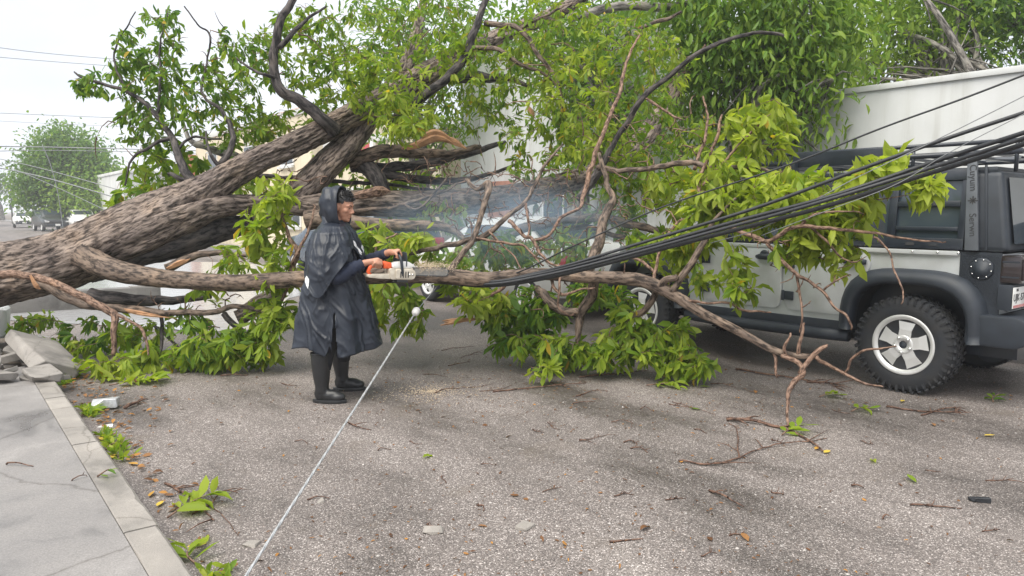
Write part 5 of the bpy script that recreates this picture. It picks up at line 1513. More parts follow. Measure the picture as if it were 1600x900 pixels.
# hood: a loose shell open to the front
mb = MB(); rows = []
HQ = Matrix.Rotation(R(-14), 3, 'Z') @ Matrix.Rotation(R(6), 3, 'Y')
nu, nv = 40, 26
for j in range(nv):
    u = j / (nv - 1)           # 0 = rim at the front, 1 = back
    row = []
    for i in range(nu):
        a = 2 * PI * i / nu    # round the head's long axis
        open_ = R(78) + R(10) * math.cos(a)
        th = open_ + (PI - open_) * u
        ca, sa_ = math.cos(a), math.sin(a)
        p = Vector((.172 * math.cos(th), .132 * math.sin(th) * sa_, .150 * math.sin(th) * ca))
        p.x -= .018; p.z += .012 + .022 * max(0, -math.cos(th)) * (1 if ca > 0 else -.2)
        if ca < 0:                      # run down into the collar
            p.z -= .075 * (-ca) * math.sin(th); p.y *= 1 + .1 * (-ca)
        p += mnoise.noise_vector(p * 14) * .020 * min(1, u * 6) + mnoise.noise_vector(p * 34 + Vector((3, 1, 2))) * .004
        row.append(HC + HQ @ p)
    rows.append(row)
mb.grid(rows, nu, nv, wrap=True)
hood_o = mb.build('hood', VIN, PR)
md = hood_o.modifiers.new('thickness', 'SOLIDIFY'); md.thickness = .004; md.offset = 0
MB().tube([p for p in rows[0]] + [rows[0][0]], .007, 8, cap=False).build('hood_rim', VIN, hood_o)
# collar cloth between hood and cape
mb = MB(); rr = []
for z, rx, ry in ((1.50, .098, .092), (1.46, .094, .095), (1.43, .112, .12), (1.40, .13, .165)):
    rr.append([Vector((-.02 + rx * math.cos(a) * (1 if math.cos(a) < 0 else .92), ry * math.sin(a), z + .02 * math.cos(a + PI) + mnoise.noise(Vector((a * 2, z * 20, 0))) * .008)) for a in [2 * PI * k / 36 for k in range(36)]])
mb.grid(rr, 36, 4, wrap=True); o = mb.build('collar', VIN, PR); md = o.modifiers.new('thickness', 'SOLIDIFY'); md.thickness = .004

# ---- chainsaw
CS = empty('chainsaw', PR.location + SAW_C)
CS.rotation_euler = SAW_R.to_euler()
tag(CS, 'cream and orange chainsaw held in the hands of the person', 'chainsaw')
MB().prism(rounded([(-.05, -.072), (.145, -.078), (.172, -.03), (.165, .02), (-.06, .018)], .02), 'y', -.058, .062).build('engine_housing', CREAM, CS, bevel=.008)
MB().prism(rounded([(-.03, .021), (.15, .021), (.158, .048), (.11, .078), (.02, .074), (-.03, .05)], .02), 'y', -.05, .052).build('top_cover', M['white'], CS, bevel=.010)
MB().tube([(-.04, 0, .046), (-.09, 0, .058), (-.15, 0, .052), (-.205, 0, .025), (-.222, 0, -.012), (-.205, 0, -.04)], [.02, .018, .017, .017, .016, .016], 14).build('rear_handle', ORANGE, CS)
MB().box((-.065, 0, .04), (.07, .056, .052)).build('throttle_housing', ORANGE, CS, bevel=.012)
MB().prism(rounded([(-.235, -.058), (-.235, -.034), (-.04, -.026), (-.04, -.07), (-.15, -.066)], .012), 'y', -.045, .045).build('handle_guard', CREAM, CS, bevel=.006)
MB().tube([(-.10, 0, .034), (-.115, 0, .022), (-.11, 0, .01)], .005, 6).build('trigger', M['black'], CS)
hp = crom([(.05, -.068, -.04), (.04, -.076, .03), (.032, -.066, .098), (.03, -.02, .128), (.03, .04, .128), (.035, .078, .08), (.045, .072, -.03)], 5)
MB().tube([tuple(q) for q in hp], .0125, 12).build('front_handle', M['black'], CS)
MB().prism([(-.055, .035), (.06, .035), (.06, .14), (.03, .155), (-.04, .15), (-.055, .12)], 'x', .085, .094).build('hand_guard', M['black'], CS, bevel=.004)
MB().prism(rounded([(-.01, -.068), (.15, -.07), (.168, -.03), (.15, .012), (-.01, .012)], .018), 'y', -.059, -.078).build('clutch_cover', CREAM, CS, bevel=.005)
cv = [c for c in CS.children if c.name.startswith('clutch_cover')][0]
for k in range(4):
    MB().box((.03 + k * .022, -.0795, -.03), (.008, .003, .05)).build('vent_slot', M['rubber'], cv)
for xx in (.11, .135): MB().lathe([(.008, 0), (.008, .006), (0, .007)], (xx, -.078, -.028), (0, -1, 0), 6).build('bar_nut', M['chrome'], cv)
MB().lathe([(.05, 0), (.048, .012), (.02, .016), (0, .016)], (.05, .062, -.028), (0, 1, 0), 24).build('starter_cover', CREAM, CS)
MB().box((.06, -.0, -.088), (.10, .09, .022)).build('muffler', M['greypaint'], CS, bevel=.006)
BARM = plain('worn_bar_steel', (.32, .31, .29), .45, .6, var=.25, scale=30)
bar_p = [(.15, -.030), (.165, -.036), (.36, -.039)] + [(.435 + .030 * math.cos(R(a)), .0 - .004 + .034 * math.sin(R(a)) - .001) for a in range(-80, 81, 16)] + [(.36, .031), (.165, .026), (.15, .022)]
MB().prism(bar_p, 'y', -.070, -.065).build('guide_bar', BARM, CS)
chn = MB()
cp = crom([(x, -.0675, z) for x, z in bar_p + [bar_p[0]]], 4)
chn.tube([tuple(q) for q in cp], .0045, 5)
for i in range(0, len(cp) - 1, 2):
    c = Vector(cp[i]); o_ = (c - Vector((.30, -.0675, -.004))); o_.y = 0
    n_ = Vector((0, 0, 1 if c.z > -.004 else -1)) if .17 < c.x < .43 else o_.normalized()
    chn.box(c + n_ * .005, (.009, .006, .008))
chn.build('chain', M['greypaint'], CS)
# chips flying from the cut
mb = MB()
for k in range(1100):
    p = PR.location + sw((.18 + abs(random.gauss(0, .16)), -.067 + random.gauss(0, .05), .042 + random.gauss(0, .024)))
    q = Matrix.Rotation(random.random() * 6, 3, Vector((random.random(), random.random(), .3)).normalized())
    mb.box(p - CS.location, (random.uniform(.003, .009), .003, .0015), q)
for k in range(900):
    a = random.random() * 6.28; rr_ = abs(random.gauss(0, .28))
    p = PR.location + Vector((.75 + rr_ * math.cos(a), .15 + rr_ * .8 * math.sin(a), .006 + .006 * random.random()))
    mb.box(p - CS.location, (random.uniform(.004, .010), .004, .002), Matrix.Rotation(random.random() * 3, 3, 'Z'))
saw = mb.build('sawdust', M['sapwood'])
saw.location = CS.location
tag(saw, 'pale sawdust thrown from the cut and lying on the road below it', 'sawdust', kind='stuff')
# ------------------------------------------------------------ standing trees
def standing_tree(name, label, base, h, trunk_r, blobs, n_leaf, ll, tint, mat='leafbg', bark='greybark', hang=0.0, wfrac=.38, seed=1, group=None, limbs=9):
    rs = random.Random(seed); rg = np.random.default_rng(seed)
    r = empty(name, base); tag(r, label, 'tree', group)
    B = Vector(base)
    mb = MB()
    top = sum((b[0] for b in blobs), Vector()) / len(blobs)
    tp_ = [B, B + Vector((rs.gauss(0, .08), rs.gauss(0, .08), h * .33)), B.lerp(top, .6), top]
    tp_[1].x += (top.x - B.x) * .15
    C = crom([(*p, q) for p, q in zip(tp_, (trunk_r * 1.25, trunk_r, trunk_r * .75, trunk_r * .3))], 8)
    mb.tube([tuple(c[:3] - np.array(B)) for c in C], [c[3] * (1 + .05 * math.sin(i * 2.1)) for i, c in enumerate(C)], 18)
    mb.build('trunk', M[bark], r, bark=True)
    mb = MB()
    for b in blobs:
        for k in range(max(2, limbs // len(blobs) + 1)):
            s0 = Vector(C[rs.randint(len(C) // 3, len(C) - 2)][:3])
            e0 = b[0] + Vector([rs.uniform(-.8, .8) * q for q in b[1]])
            m0 = s0.lerp(e0, .5) + Vector((rs.gauss(0, .15), rs.gauss(0, .15), .12 * (e0 - s0).length))
            D = (e0 - s0).length
            cc = crom([(*s0, trunk_r * .34), (*m0, trunk_r * .2), (*e0, .01)], 5)
            mb.tube([tuple(c[:3] - np.array(B)) for c in cc], [c[3] for c in cc], 7)
            for kk in range(4):
                s1 = Vector(cc[rs.randint(3, len(cc) - 2)][:3]); e1 = s1 + Vector((rs.gauss(0, .5), rs.gauss(0, .5), rs.gauss(-.1 - hang * .5, .4))) * min(1.2, D * .4)
                mb.tube([s1 - B, s1.lerp(e1, .5) + Vector((0, 0, .06)) - B, e1 - B], [trunk_r * .09, trunk_r * .06, .004], 5)
    mb.build('limbs', M[bark], r, bark=True)
    vol = np.array([b[1][0] * b[1][1] * b[1][2] for b in blobs]) ** .75; vol /= vol.sum()
    O, Dv, Nn, L_, W_, T_ = [], [], [], [], [], []
    for b, f in zip(blobs, vol):
        nb = int(n_leaf * f); ncl = max(4, nb // 26)
        q = rg.normal(0, 1, (ncl, 3)); q /= np.linalg.norm(q, axis=1, keepdims=True)
        q *= (rg.uniform(.25, 1.0, (ncl, 1)) ** .45) * (1 + .10 * rg.normal(0, 1, (ncl, 1)))
        cc = np.array(b[0])[None] + q * np.array(b[1])[None]
        idx = rg.integers(0, ncl, nb)
        csz = ll * (1.2 if hang > .6 else 1.9)
        o = cc[idx] + rg.normal(0, 1, (nb, 3)) * csz * np.array([1, 1, 1 + hang * 1.6]) + np.array([0, 0, -hang * ll * 1.5])
        d = rg.normal(0, 1, (nb, 3)) * .8 + q[idx] * .5 + np.array([0, 0, -.25 - 1.2 * hang])
        nn = rg.normal(0, .5, (nb, 3)) + np.array([0, 0, 1.0])
        O.append(o); Dv.append(d); Nn.append(nn)
        l = ll * rg.uniform(.65, 1.25, nb); L_.append(l); W_.append(l * wfrac * rg.uniform(.8, 1.2, nb))
        T_.append(np.clip(tint + b[2] + rg.normal(0, .06, ncl)[idx] + rg.normal(0, .1, nb), 0, 1))
    O = np.concatenate(O) - np.array(B)
    me = leaf_mesh('crown', O.astype('f4'), np.concatenate(Dv).astype('f4'), np.concatenate(Nn).astype('f4'), np.concatenate(L_).astype('f4'), np.concatenate(W_).astype('f4'), np.concatenate(T_).astype('f4'), M[mat])
    link('crown', me, None, r)
    return r
def blob(px, py, rx, ry, Y, dY, t=0.0):
    return (at(px, py, Y), (rx * Y / F, dY, ry * Y / F), t)
def base_at(px, Y):
    p = at(px, 400, Y); return (p.x, p.y, 0)
standing_tree('street_tree', 'standing tree with pale trunk and drooping dark green fronds beside the white wall', base_at(1112, 11.6), 5, .24,
    [blob(1150, 60, 90, 70, 11.2, 1.0), blob(1240, 40, 80, 80, 10.8, .9, .05), blob(1220, 110, 45, 65, 10.6, .6, .02), blob(1288, 160, 14, 42, 10.4, .25, .1), blob(1262, 120, 24, 60, 10.5, .3, .05), blob(1090, 130, 50, 45, 11.6, .7, -.05), blob(1170, -20, 160, 60, 11, 1.2), blob(1185, 150, 50, 40, 11.8, .6, -.1), blob(1318, 40, 40, 50, 10.8, .6, .05), blob(1230, 215, 30, 20, 11.2, .3, .05)],
    12000, .16, .82, hang=.7, wfrac=.30, seed=3, limbs=22)
standing_tree('garden_tree', 'leafy tree rising behind the white boundary wall at the upper right', tuple(st(13.5, 3.5)), 6, .25,
    [blob(1400, 40, 80, 70, 14.5, 1.2, .1), blob(1350, 110, 50, 40, 14, .7, .15), blob(1480, 30, 70, 55, 14.5, 1.2, .0), blob(1450, 100, 60, 25, 14.5, .8, .1), blob(1400, -60, 140, 60, 15, 1.6)],
    7500, .17, .88, hang=.4, wfrac=.34, seed=5, limbs=16)
standing_tree('garden_tree', 'grey green tree at the top right corner behind the wall', tuple(st(15.5, .2)), 6, .25,
    [blob(1560, 30, 80, 45, 14.5, 1.2, -.1), blob(1600, -30, 120, 60, 15, 1.5, -.1), blob(1580, 90, 50, 16, 14.0, .6, .05)],
    6500, .15, .66, hang=.2, wfrac=.36, seed=6, limbs=10)
standing_tree('street_tree', 'dark tree standing behind the fallen crown in the middle', base_at(655, 17.6), 6, .22,
    [blob(640, 150, 80, 70, 17.6, 1.4, .1), blob(700, 60, 90, 80, 17.6, 1.6), blob(600, 60, 70, 70, 17.4, 1.2), blob(690, 200, 36, 26, 17.4, .6, .15), blob(640, 250, 90, 30, 18, .8, .1)],
    4800, .17, .70, seed=8, limbs=12)
standing_tree('street_tree', 'bushy tree standing behind the branches in front of the white house', base_at(905, 14.4), 6, .2,
    [blob(900, 120, 80, 70, 14.2, 1.2, .1), blob(960, 60, 80, 70, 14.2, 1.2), blob(850, 40, 70, 60, 14.4, 1.0), blob(1000, 170, 60, 60, 13.6, .9, .05), blob(950, 240, 80, 50, 13.6, .8, .05), blob(1060, 200, 40, 60, 12.8, .6, 0)],
    6500, .16, .72, seed=9, limbs=14)
standing_tree('roadside_tree', 'round green tree standing over the cars far down the street', base_at(108, 63), 8, .35,
    [blob(110, 260, 62, 50, 63, 3.2), blob(80, 285, 45, 45, 62, 2.6, -.05), blob(150, 290, 32, 42, 62, 2.4, .15), blob(100, 230, 40, 26, 63, 2, .05), blob(60, 300, 30, 30, 62, 1.8, .1), blob(125, 310, 45, 26, 60, 2, .2)],
    17000, .34, .66, seed=11, limbs=12, wfrac=.55)
standing_tree('roadside_tree', 'dim tree at the left edge of the photo beyond the far cars', base_at(8, 125), 8, .35,
    [blob(10, 290, 26, 16, 125, 2.5), blob(-40, 285, 34, 20, 125, 3)], 1500, .7, .4, seed=12, limbs=4, wfrac=.55)
# ------------------------------------------------------------ cables, wires and the guy line
def cable(name, label, pts, dia_m, mat, cat='cable', group=None, sides=10, n=10, wob=0.0):
    P = [(*at(*q), 0) for q in pts]
    C = [c[:3] for c in crom(P, n)]
    if wob:
        C = [c + np.array(mnoise.noise_vector(Vector(c) * 1.3 + Vector((dia_m * 900, 0, 0)))) * wob for c in C]
    org = Vector(C[0])
    mb = MB(); mb.tube([Vector(c) - org for c in C], dia_m / 2, sides)
    o = mb.build(name, M[mat]); o.location = org
    tag(o, label, cat, group)
    return o
G_B = 'black cables sagging past the off-road car'
cable('cable', 'thin black cable, highest of the sagging lines at the right', [(2900, -330, 3.2), (2050, -60, 3.9), (1680, 84, 4.4), (1600, 117, 4.6), (1400, 192, 5.0), (1200, 268, 5.5), (1030, 325, 6.0), (900, 382, 6.3), (790, 432, 6.7), (700, 440, 7.0), (600, 440, 7.3), (500, 500, 7.7)], .013, 'cable', group=G_B, wob=.012)
cable('cable', 'black cable above the thick bundle, crossing the window of the off-road car', [(2900, -240, 3.2), (2050, 20, 3.9), (1680, 148, 4.4), (1600, 176, 4.6), (1450, 226, 4.9), (1200, 318, 5.5), (1000, 380, 6.0), (850, 424, 6.35), (750, 444, 6.7), (690, 440, 6.95), (600, 436, 7.2), (480, 500, 7.7)], .026, 'cable', group=G_B, wob=.008)
for k, (dy, dY, d, lb) in enumerate(((0, 0, .029, 'topmost of the three thick cables in the sagging bundle'), (9, -.03, .026, 'middle one of the three thick cables in the sagging bundle'), (19, .03, .032, 'lowest of the three thick cables in the sagging bundle'))):
    f_ = lambda s: dy * s
    cable('cable', 'thick black cable, ' + lb, [(2900, -190 + f_(1.5), 3.1 + dY), (2050, 55 + f_(1.3), 3.8 + dY), (1680, 180 + f_(1.1), 4.3 + dY), (1600, 207 + f_(1), 4.5 + dY), (1450, 256 + f_(.8), 4.9 + dY), (1300, 305 + f_(.7), 5.2 + dY), (1150, 346 + f_(.65), 5.6 + dY), (1000, 388 + f_(.55), 6.0 + dY), (850, 426 + f_(.5), 6.35 + dY), (760, 441 + f_(.35), 6.6 + dY), (690, 437 + f_(.2), 6.95 + dY), (600, 432 + f_(.2), 7.25 + dY), (470, 500, 7.8 + dY)], d, 'cable', group=G_B, wob=.01)
cable('tie_wire', 'thin grey wire slanting across the thick cables, upper one', [(2900, -420, 3.15), (2050, -80, 3.85), (1680, 108, 4.35), (1600, 150, 4.5), (1450, 225, 4.85), (1330, 282, 5.15), (1200, 352, 5.5), (1110, 380, 5.75)], .006, 'wire', 'wire', 'thin tie wires on the cables', 6)
cable('tie_wire', 'thin grey wire slanting across the thick cables, lower one', [(2900, -400, 3.15), (2050, -50, 3.85), (1680, 138, 4.35), (1600, 178, 4.45), (1480, 240, 4.75), (1400, 288, 4.95), (1290, 330, 5.2), (1190, 368, 5.5)], .005, 'wire', 'wire', 'thin tie wires on the cables', 6)
# helical lashing on the bundle
# galvanised guy strand coming towards us, with its insulator
g0 = gnd(345, 960); g1 = at(650, 487, 6.35)
pts = [g0, g0.lerp(g1, .5) + Vector((0, 0, -.012)), g1]
gl = MB(); org = g0.copy()
C = [Vector(c[:3]) - org for c in crom([tuple(p) for p in pts], 40)]
for k in range(3):
    hp_ = []
    for i, c in enumerate(C):
        a = i * 1.1 + k * 2.094
        hp_.append(c + Vector((math.cos(a) * .0035, 0, math.sin(a) * .0035)))
    gl.tube(hp_, .0042, 6)
gw = empty('guy_wire', org); tag(gw, 'taut pale guy wire running from the foreground to the sawn limb', 'wire')
gl.build('strand', M['strand'], gw)
MB().tube([g1 - org, at(684, 446, 6.6) - org], .0035, 6).build('thin_cord', M['wire'], gw)
ins = MB(); ax_ = (g1 - g0).normalized()
ins.lathe([(.008, -.055), (.026, -.045), (.034, -.02), (.028, 0), (.035, .02), (.026, .045), (.008, .055)], g1 - org, ax_, 16)
ins.build('insulator', M['porcelain'], gw)
# wires against the sky and across the far tree
G_W = 'overhead wires at the left'
for i, (a, b, c, Y0, Y1, d, lb) in enumerate([
    ((-60, 66), (80, 84), (330, 104), 26, 30, .022, 'upper of the two highest thin wires crossing the pale sky'),
    ((-60, 84), (80, 96), (330, 114), 26, 30, .020, 'lower of the two highest thin wires crossing the pale sky'),
    ((-60, 174), (80, 180), (330, 190), 30, 34, .022, 'thin wire in the sky just above the far tree'),
    ((-60, 186), (80, 193), (330, 204), 30, 34, .014, 'faint wire in the sky grazing the top of the far tree'),
    ((-60, 228), (80, 230), (330, 236), 34, 38, .05, 'thick overhead wire crossing the crown of the far tree'),
    ((-60, 238), (80, 235), (330, 240), 34, 38, .03, 'dark wire just under the thick overhead wire'),
    ((-60, 236), (60, 262), (260, 318), 14, 10, .012, 'pale slack wire slanting down across the far tree, upper one'),
    ((-60, 252), (60, 275), (240, 326), 13, 9.5, .016, 'pale slack wire slanting down across the far tree, brightest one'),
    ((-60, 232), (60, 280), (190, 340), 14, 10, .010, 'pale slack wire slanting down across the far tree, steepest one')]):
    cable('overhead_wire', lb, [(*a, Y0), (*b, (Y0 + Y1) / 2), (*c, Y1)], d, 'wire', 'wire', G_W, 6, 8)
cable('hanging_wire', 'pale wire hanging in a curve in front of the far tree', [(66, 226, 20), (78, 255, 20), (88, 290, 20), (95, 330, 20), (100, 372, 20), (102, 400, 20)], .022, 'wire', 'wire', None, 6, 8)
# slim dark post by the far white house
pt_ = MB(); pt_.tube([(0, 0, 0), (0, 0, 5.2)], [.09, .07], 10); pt_.box((0, 0, 2.2), (.35, .3, .5))
o = pt_.build('utility_post', M['greypaint']); p = gnd(20, 350); o.location = p
tag(o, 'slim dark post beside the far white house', 'post')

# ------------------------------------------------------------ rubble and the fallen post
def chunk(name, label, c, dims, rz=0, tilt=(0, 0), seed=0, mat='rubble', group=None, cat='concrete', n=44):
    rs = random.Random(seed); bm = bmesh.new()
    for k in range(n):
        p = [rs.choice((-1, 1)) * (1 - rs.random() ** 2.2 * .45) for _ in range(3)]
        j = rs.randrange(3); 
        if rs.random() < .5: p[j] = rs.uniform(-1, 1)
        bm.verts.new((p[0] * dims[0] / 2, p[1] * dims[1] / 2, p[2] * dims[2] / 2))
    res = bmesh.ops.convex_hull(bm, input=bm.verts)
    for v in [v for v in bm.verts if not v.link_faces]: bm.verts.remove(v)
    bmesh.ops.bevel(bm, geom=list(bm.edges), offset=min(dims) * .06, segments=1, affect='EDGES')
    zmin = None
    rot = Matrix.Rotation(rz, 3, 'Z') @ Matrix.Rotation(tilt[0], 3, 'X') @ Matrix.Rotation(tilt[1], 3, 'Y')
    for v in bm.verts:
        v.co = rot @ v.co
    zmin = min(v.co.z for v in bm.verts)
    for v in bm.verts: v.co.z -= zmin
    me = bpy.data.meshes.new(name); bm.to_mesh(me); bm.free()
    o = link(name, me, M[mat]); o.location = c
    tag(o, label, cat, group)
    return o
def gp(px, py, z=.0):
    p = gnd(px, py, z); return (p.x, p.y, z - .01)
chunk('concrete_slab', 'large cracked concrete slab tipped up beside the end of the sidewalk', gp(72, 582, .02), (1.0, .46, .13), R(140), (R(24), R(-10)), 3)
chunk('concrete_block', 'white painted concrete block standing at the left edge of the photo', gp(-22, 540, .0), (.75, .5, .38), R(120), (0, R(6)), 12, 'wallwhite')
RB = 'small broken concrete pieces heaped at the end of the sidewalk'
for k in range(26):
    px = random.uniform(-30, 92); py = random.uniform(548, 600)
    s = random.uniform(.07, .24)
    chunk('concrete_chunk', 'small pale chunk of broken concrete in the heap at the sidewalk end', gp(px, py, .10 if py > 585 else random.uniform(.0, .08)), (s * 1.5, s, s * .34), random.random() * 3, (random.gauss(0, .2), random.gauss(0, .2)), 40 + k, 'rubble', RB, n=30)
# long concrete post on the ground beyond the trunk
a_, b_ = gnd(-160, 500), gnd(250, 474)
mb = MB(); d = (b_ - a_); rz_ = math.atan2(d.y, d.x)
mb.box((0, 0, .15), (d.length, .28, .30)); mb.box((d.length * .5 - .2, .0, .302), (.5, .2, .03))
o = mb.build('concrete_beam', M['post'], bevel=.012); o.location = (a_ + b_) / 2; o.rotation_euler = (0, 0, rz_)
tag(o, 'long grey concrete beam lying behind the trunk at the left', 'concrete beam')
chunk('concrete_block', 'pale block of concrete behind the grey beam at the left', gp(30, 468, 0), (1.3, .5, .42), R(10), (0, 0), 77, 'rubble')

# ------------------------------------------------------------ litter on the road
def sprig(name, label, px, py, n, ll, tint, rz, length=.3, group=None, lift=.05, z=0.0):
    base = gnd(px, py, z); r = empty(name, base); tag(r, label, 'leafy twig', group)
    d = Vector((math.cos(rz), math.sin(rz), 0))
    side = Vector((-d.y, d.x, 0))
    pts = [base + Vector((0, 0, .012)), base + d * length * .5 + side * .03 + Vector((0, 0, .03)), base + d * length + Vector((0, 0, lift))]
    mb = MB(); C = crom([tuple(p) for p in pts], 5); mb.tube([Vector(c) - base for c in C], [.006 - .0007 * i / 2 for i in range(len(C))], 6)
    mb.build('stem', M['twig'], r, bark=True)
    for k in range(n):
        f = .25 + .75 * (k / n); p = Vector(C[min(len(C) - 1, int(f * (len(C) - 1)))])
        a = rz + (1 if k % 2 else -1) * random.uniform(.3, 1.5)
        dd = Vector((math.cos(a), math.sin(a), random.uniform(-.1, .45)))
        leaf_obj(r, p, dd, Vector((random.gauss(0, .3), random.gauss(0, .3), 1)), ll * random.uniform(.75, 1.2), min(.9, max(.2, random.gauss(tint, .08))))
    return r
sprig('leafy_sprig', 'bright green leafy sprig beside the kerb in the left foreground', 262, 812, 15, .15, .7, R(60), .30)
sprig('leafy_sprig', 'small green sprig at the kerb near the bottom edge of the photo', 308, 886, 8, .12, .62, R(120), .16)
sprig('leafy_sprig', 'yellow green sprig on the road in front of the rubble', 170, 604, 14, .17, .78, R(20), .4)
sprig('leafy_sprig', 'green sprig lying just behind the cracked slab', 205, 596, 13, .17, .66, R(-20), .35)
sprig('leafy_sprig', 'small green sprig on the asphalt in front of the leaf heap', 1010, 604, 12, .14, .64, R(-10), .3)
sprig('leafy_sprig', 'green leaves on the broken branch lying before the off-road car', 1222, 682, 9, .12, .62, R(30), .22)
sprig('leafy_sprig', 'green leaves lying flat in front of the silver door', 1280, 622, 7, .11, .55, R(0), .2, lift=.02)
sprig('leafy_sprig', 'scattered green leaves on the asphalt left of the rear wheel', 1330, 645, 5, .11, .55, R(10), .2, lift=.02)
sprig('leafy_sprig', 'green weed sprig on the road near the right edge', 1552, 630, 7, .1, .5, R(40), .15, lift=.06)
sprig('leafy_sprig', 'leafy tuft hugging the kerb half way along', 128, 652, 7, .12, .6, R(80), .2)
sprig('leafy_sprig', 'pair of leaves against the kerb below the tuft', 165, 706, 4, .11, .75, R(60), .12)
sprig('leafy_sprig', 'thin green leaf on the sidewalk near its crack', 152, 748, 3, .06, .45, R(10), .06, z=.105)

def twig_obj(label, pts, r0, name='twig', mat='twigdry', group=None, forks=2, z=.0):
    P = [gnd(px, py, z) for px, py in pts]
    org = P[0].copy(); L = sum((P[i + 1] - P[i]).length for i in range(len(P) - 1))
    PP = [(p.x, p.y, p.z + r0 + .012 * random.random() * (0 < i < len(P) - 1)) for i, p in enumerate(P)]
    C = [Vector(c) for c in crom(PP, 6)]
    C = [c + Vector(mnoise.noise_vector(c * 9)) * .012 * (1 if 0 < i < len(C) - 1 else 0) for i, c in enumerate(C)]
    for c in C: c.z = max(c.z, r0 * .8 + z)
    mb = MB(); mb.tube([c - org for c in C], [r0 * (1 - .6 * i / len(C)) for i in range(len(C))], 6)
    for k in range(forks):
        i = random.randint(1, len(C) - 2); s0 = C[i]; dd = (C[i + 1] - C[i]).normalized(); a = random.choice((-1, 1)) * random.uniform(.5, 1.1)
        dd = Matrix.Rotation(a, 3, 'Z') @ dd; ln = L * random.uniform(.12, .3)
        mb.tube([s0 - org, s0 + dd * ln * .5 + Vector((0, 0, .012)) - org, s0 + dd * ln + Vector((0, 0, random.uniform(.0, .03))) - org], [r0 * .6, r0 * .45, r0 * .2], 5)
    o = mb.build(name, M[mat], bark=True); o.location = org
    return tag(o, label, 'twig', group)
twig_obj('broken brown branch lying on the asphalt before the silver door', [(1135, 658), (1175, 662), (1225, 672), (1262, 690), (1285, 708)], .014, 'broken_branch', forks=3)
twig_obj('curved thin twig looping left of the broken branch', [(1060, 722), (1110, 728), (1150, 718), (1200, 700), (1260, 692), (1292, 686)], .007, 'curved_twig', forks=3)
twig_obj('short twig rising beside the curved twig', [(1155, 716), (1152, 690), (1150, 672), (1138, 662)], .006, forks=1)
twig_obj('dark brushy twig cluster beside the kerb, left piece', [(258, 757), (290, 775), (318, 800), (335, 815)], .008, forks=4)
twig_obj('dark brushy twig beside the kerb, right piece', [(300, 805), (330, 790), (350, 770), (372, 772)], .006, forks=3)
twig_obj('thin pale twig running from the kerb sprig', [(290, 795), (320, 788), (350, 810), (372, 838)], .004, forks=1)
twig_obj('forked reddish twig on the road beyond the boots', [(540, 660), (556, 668), (580, 673)], .007, forks=2)
twig_obj('long straight reddish twig in front of the leaf heap', [(770, 613), (840, 607), (915, 600)], .008, forks=1)
twig_obj('reddish twig lying under the leaf heap', [(905, 590), (940, 588), (985, 584), (1010, 580)], .009, forks=3)
twig_obj('bundle of dry stalks in front of the rear wheel, left piece', [(1385, 636), (1420, 642), (1460, 646), (1500, 645)], .009, forks=5)
twig_obj('bundle of dry stalks in front of the rear wheel, right piece', [(1440, 650), (1480, 640), (1510, 646)], .008, forks=4)
twig_obj('dry stalks lying in the shade below the silver door', [(1150, 578), (1200, 588), (1260, 596), (1310, 602)], .011, forks=5)
twig_obj('reddish stalk leaning below the front of the silver door', [(1260, 598), (1290, 600), (1320, 612)], .009, forks=4)
twig_obj('forked dark twig on the asphalt in the right foreground', [(1108, 768), (1132, 782), (1162, 794)], .008, forks=2)
twig_obj('small branch lying right of the forked dark twig', [(1422, 790), (1455, 792), (1503, 796)], .006, forks=2)
twig_obj('straight pale stick on the asphalt at the bottom', [(952, 848), (978, 846), (1005, 844)], .006, forks=0)
twig_obj('thin brown stick on the wet sidewalk', [(10, 727), (30, 728), (52, 730)], .006, forks=0, z=.105)
twig_obj('tiny dark twig on the sidewalk near the crack', [(112, 752), (124, 748), (136, 746)], .004, forks=1, z=.105)
twig_obj('thick broken stick lying by the kerb rubbish', [(195, 640), (212, 634), (224, 626)], .016, forks=1)
twig_obj('long pale stick lying on the road left of the boots', [(345, 588), (368, 588), (388, 587)], .007, forks=0)
SMALL = [(440, 600, 465, 604), (905, 690, 950, 680), (905, 688, 925, 692), (855, 660, 875, 672), (832, 672, 850, 676), (955, 660, 990, 664), (975, 692, 995, 694), (985, 702, 1012, 708), (1085, 672, 1104, 678), (1045, 632, 1090, 640), (1050, 628, 1118, 648),
         (848, 770, 878, 762), (960, 776, 990, 774), (1040, 782, 1072, 780), (1140, 838, 1160, 836), (1095, 870, 1120, 866), (1380, 812, 1392, 810), (1535, 832, 1562, 828), (1540, 752, 1600, 755), (1205, 770, 1225, 773), (690, 745, 698, 756), (745, 790, 755, 800), (752, 726, 775, 728),
         (668, 820, 686, 824), (480, 782, 515, 780), (1205, 688, 1225, 696), (895, 632, 930, 628), (900, 620, 950, 612), (750, 612, 800, 602), (720, 605, 770, 600), (680, 615, 720, 608), (1330, 760, 1350, 764), (640, 690, 660, 694), (590, 705, 612, 703), (460, 690, 480, 695), (720, 560, 760, 550),
         (690, 548, 740, 542), (700, 572, 735, 566), (660, 585, 700, 590), (860, 598, 890, 606), (1000, 640, 1022, 644), (1110, 600, 1150, 606), (1300, 640, 1330, 648), (1345, 690, 1365, 695), (1445, 735, 1470, 738)]
for k, (x0, y0, x1, y1) in enumerate(SMALL):
    xm, ym = (x0 + x1) / 2 + random.uniform(-4, 4), (y0 + y1) / 2 + random.uniform(-3, 3)
    twig_obj('small bare twig lying loose on the grey asphalt', [(x0, y0), (xm, ym), (x1, y1)], random.uniform(.003, .006), group='small twigs strewn on the road', forks=random.randint(0, 3))
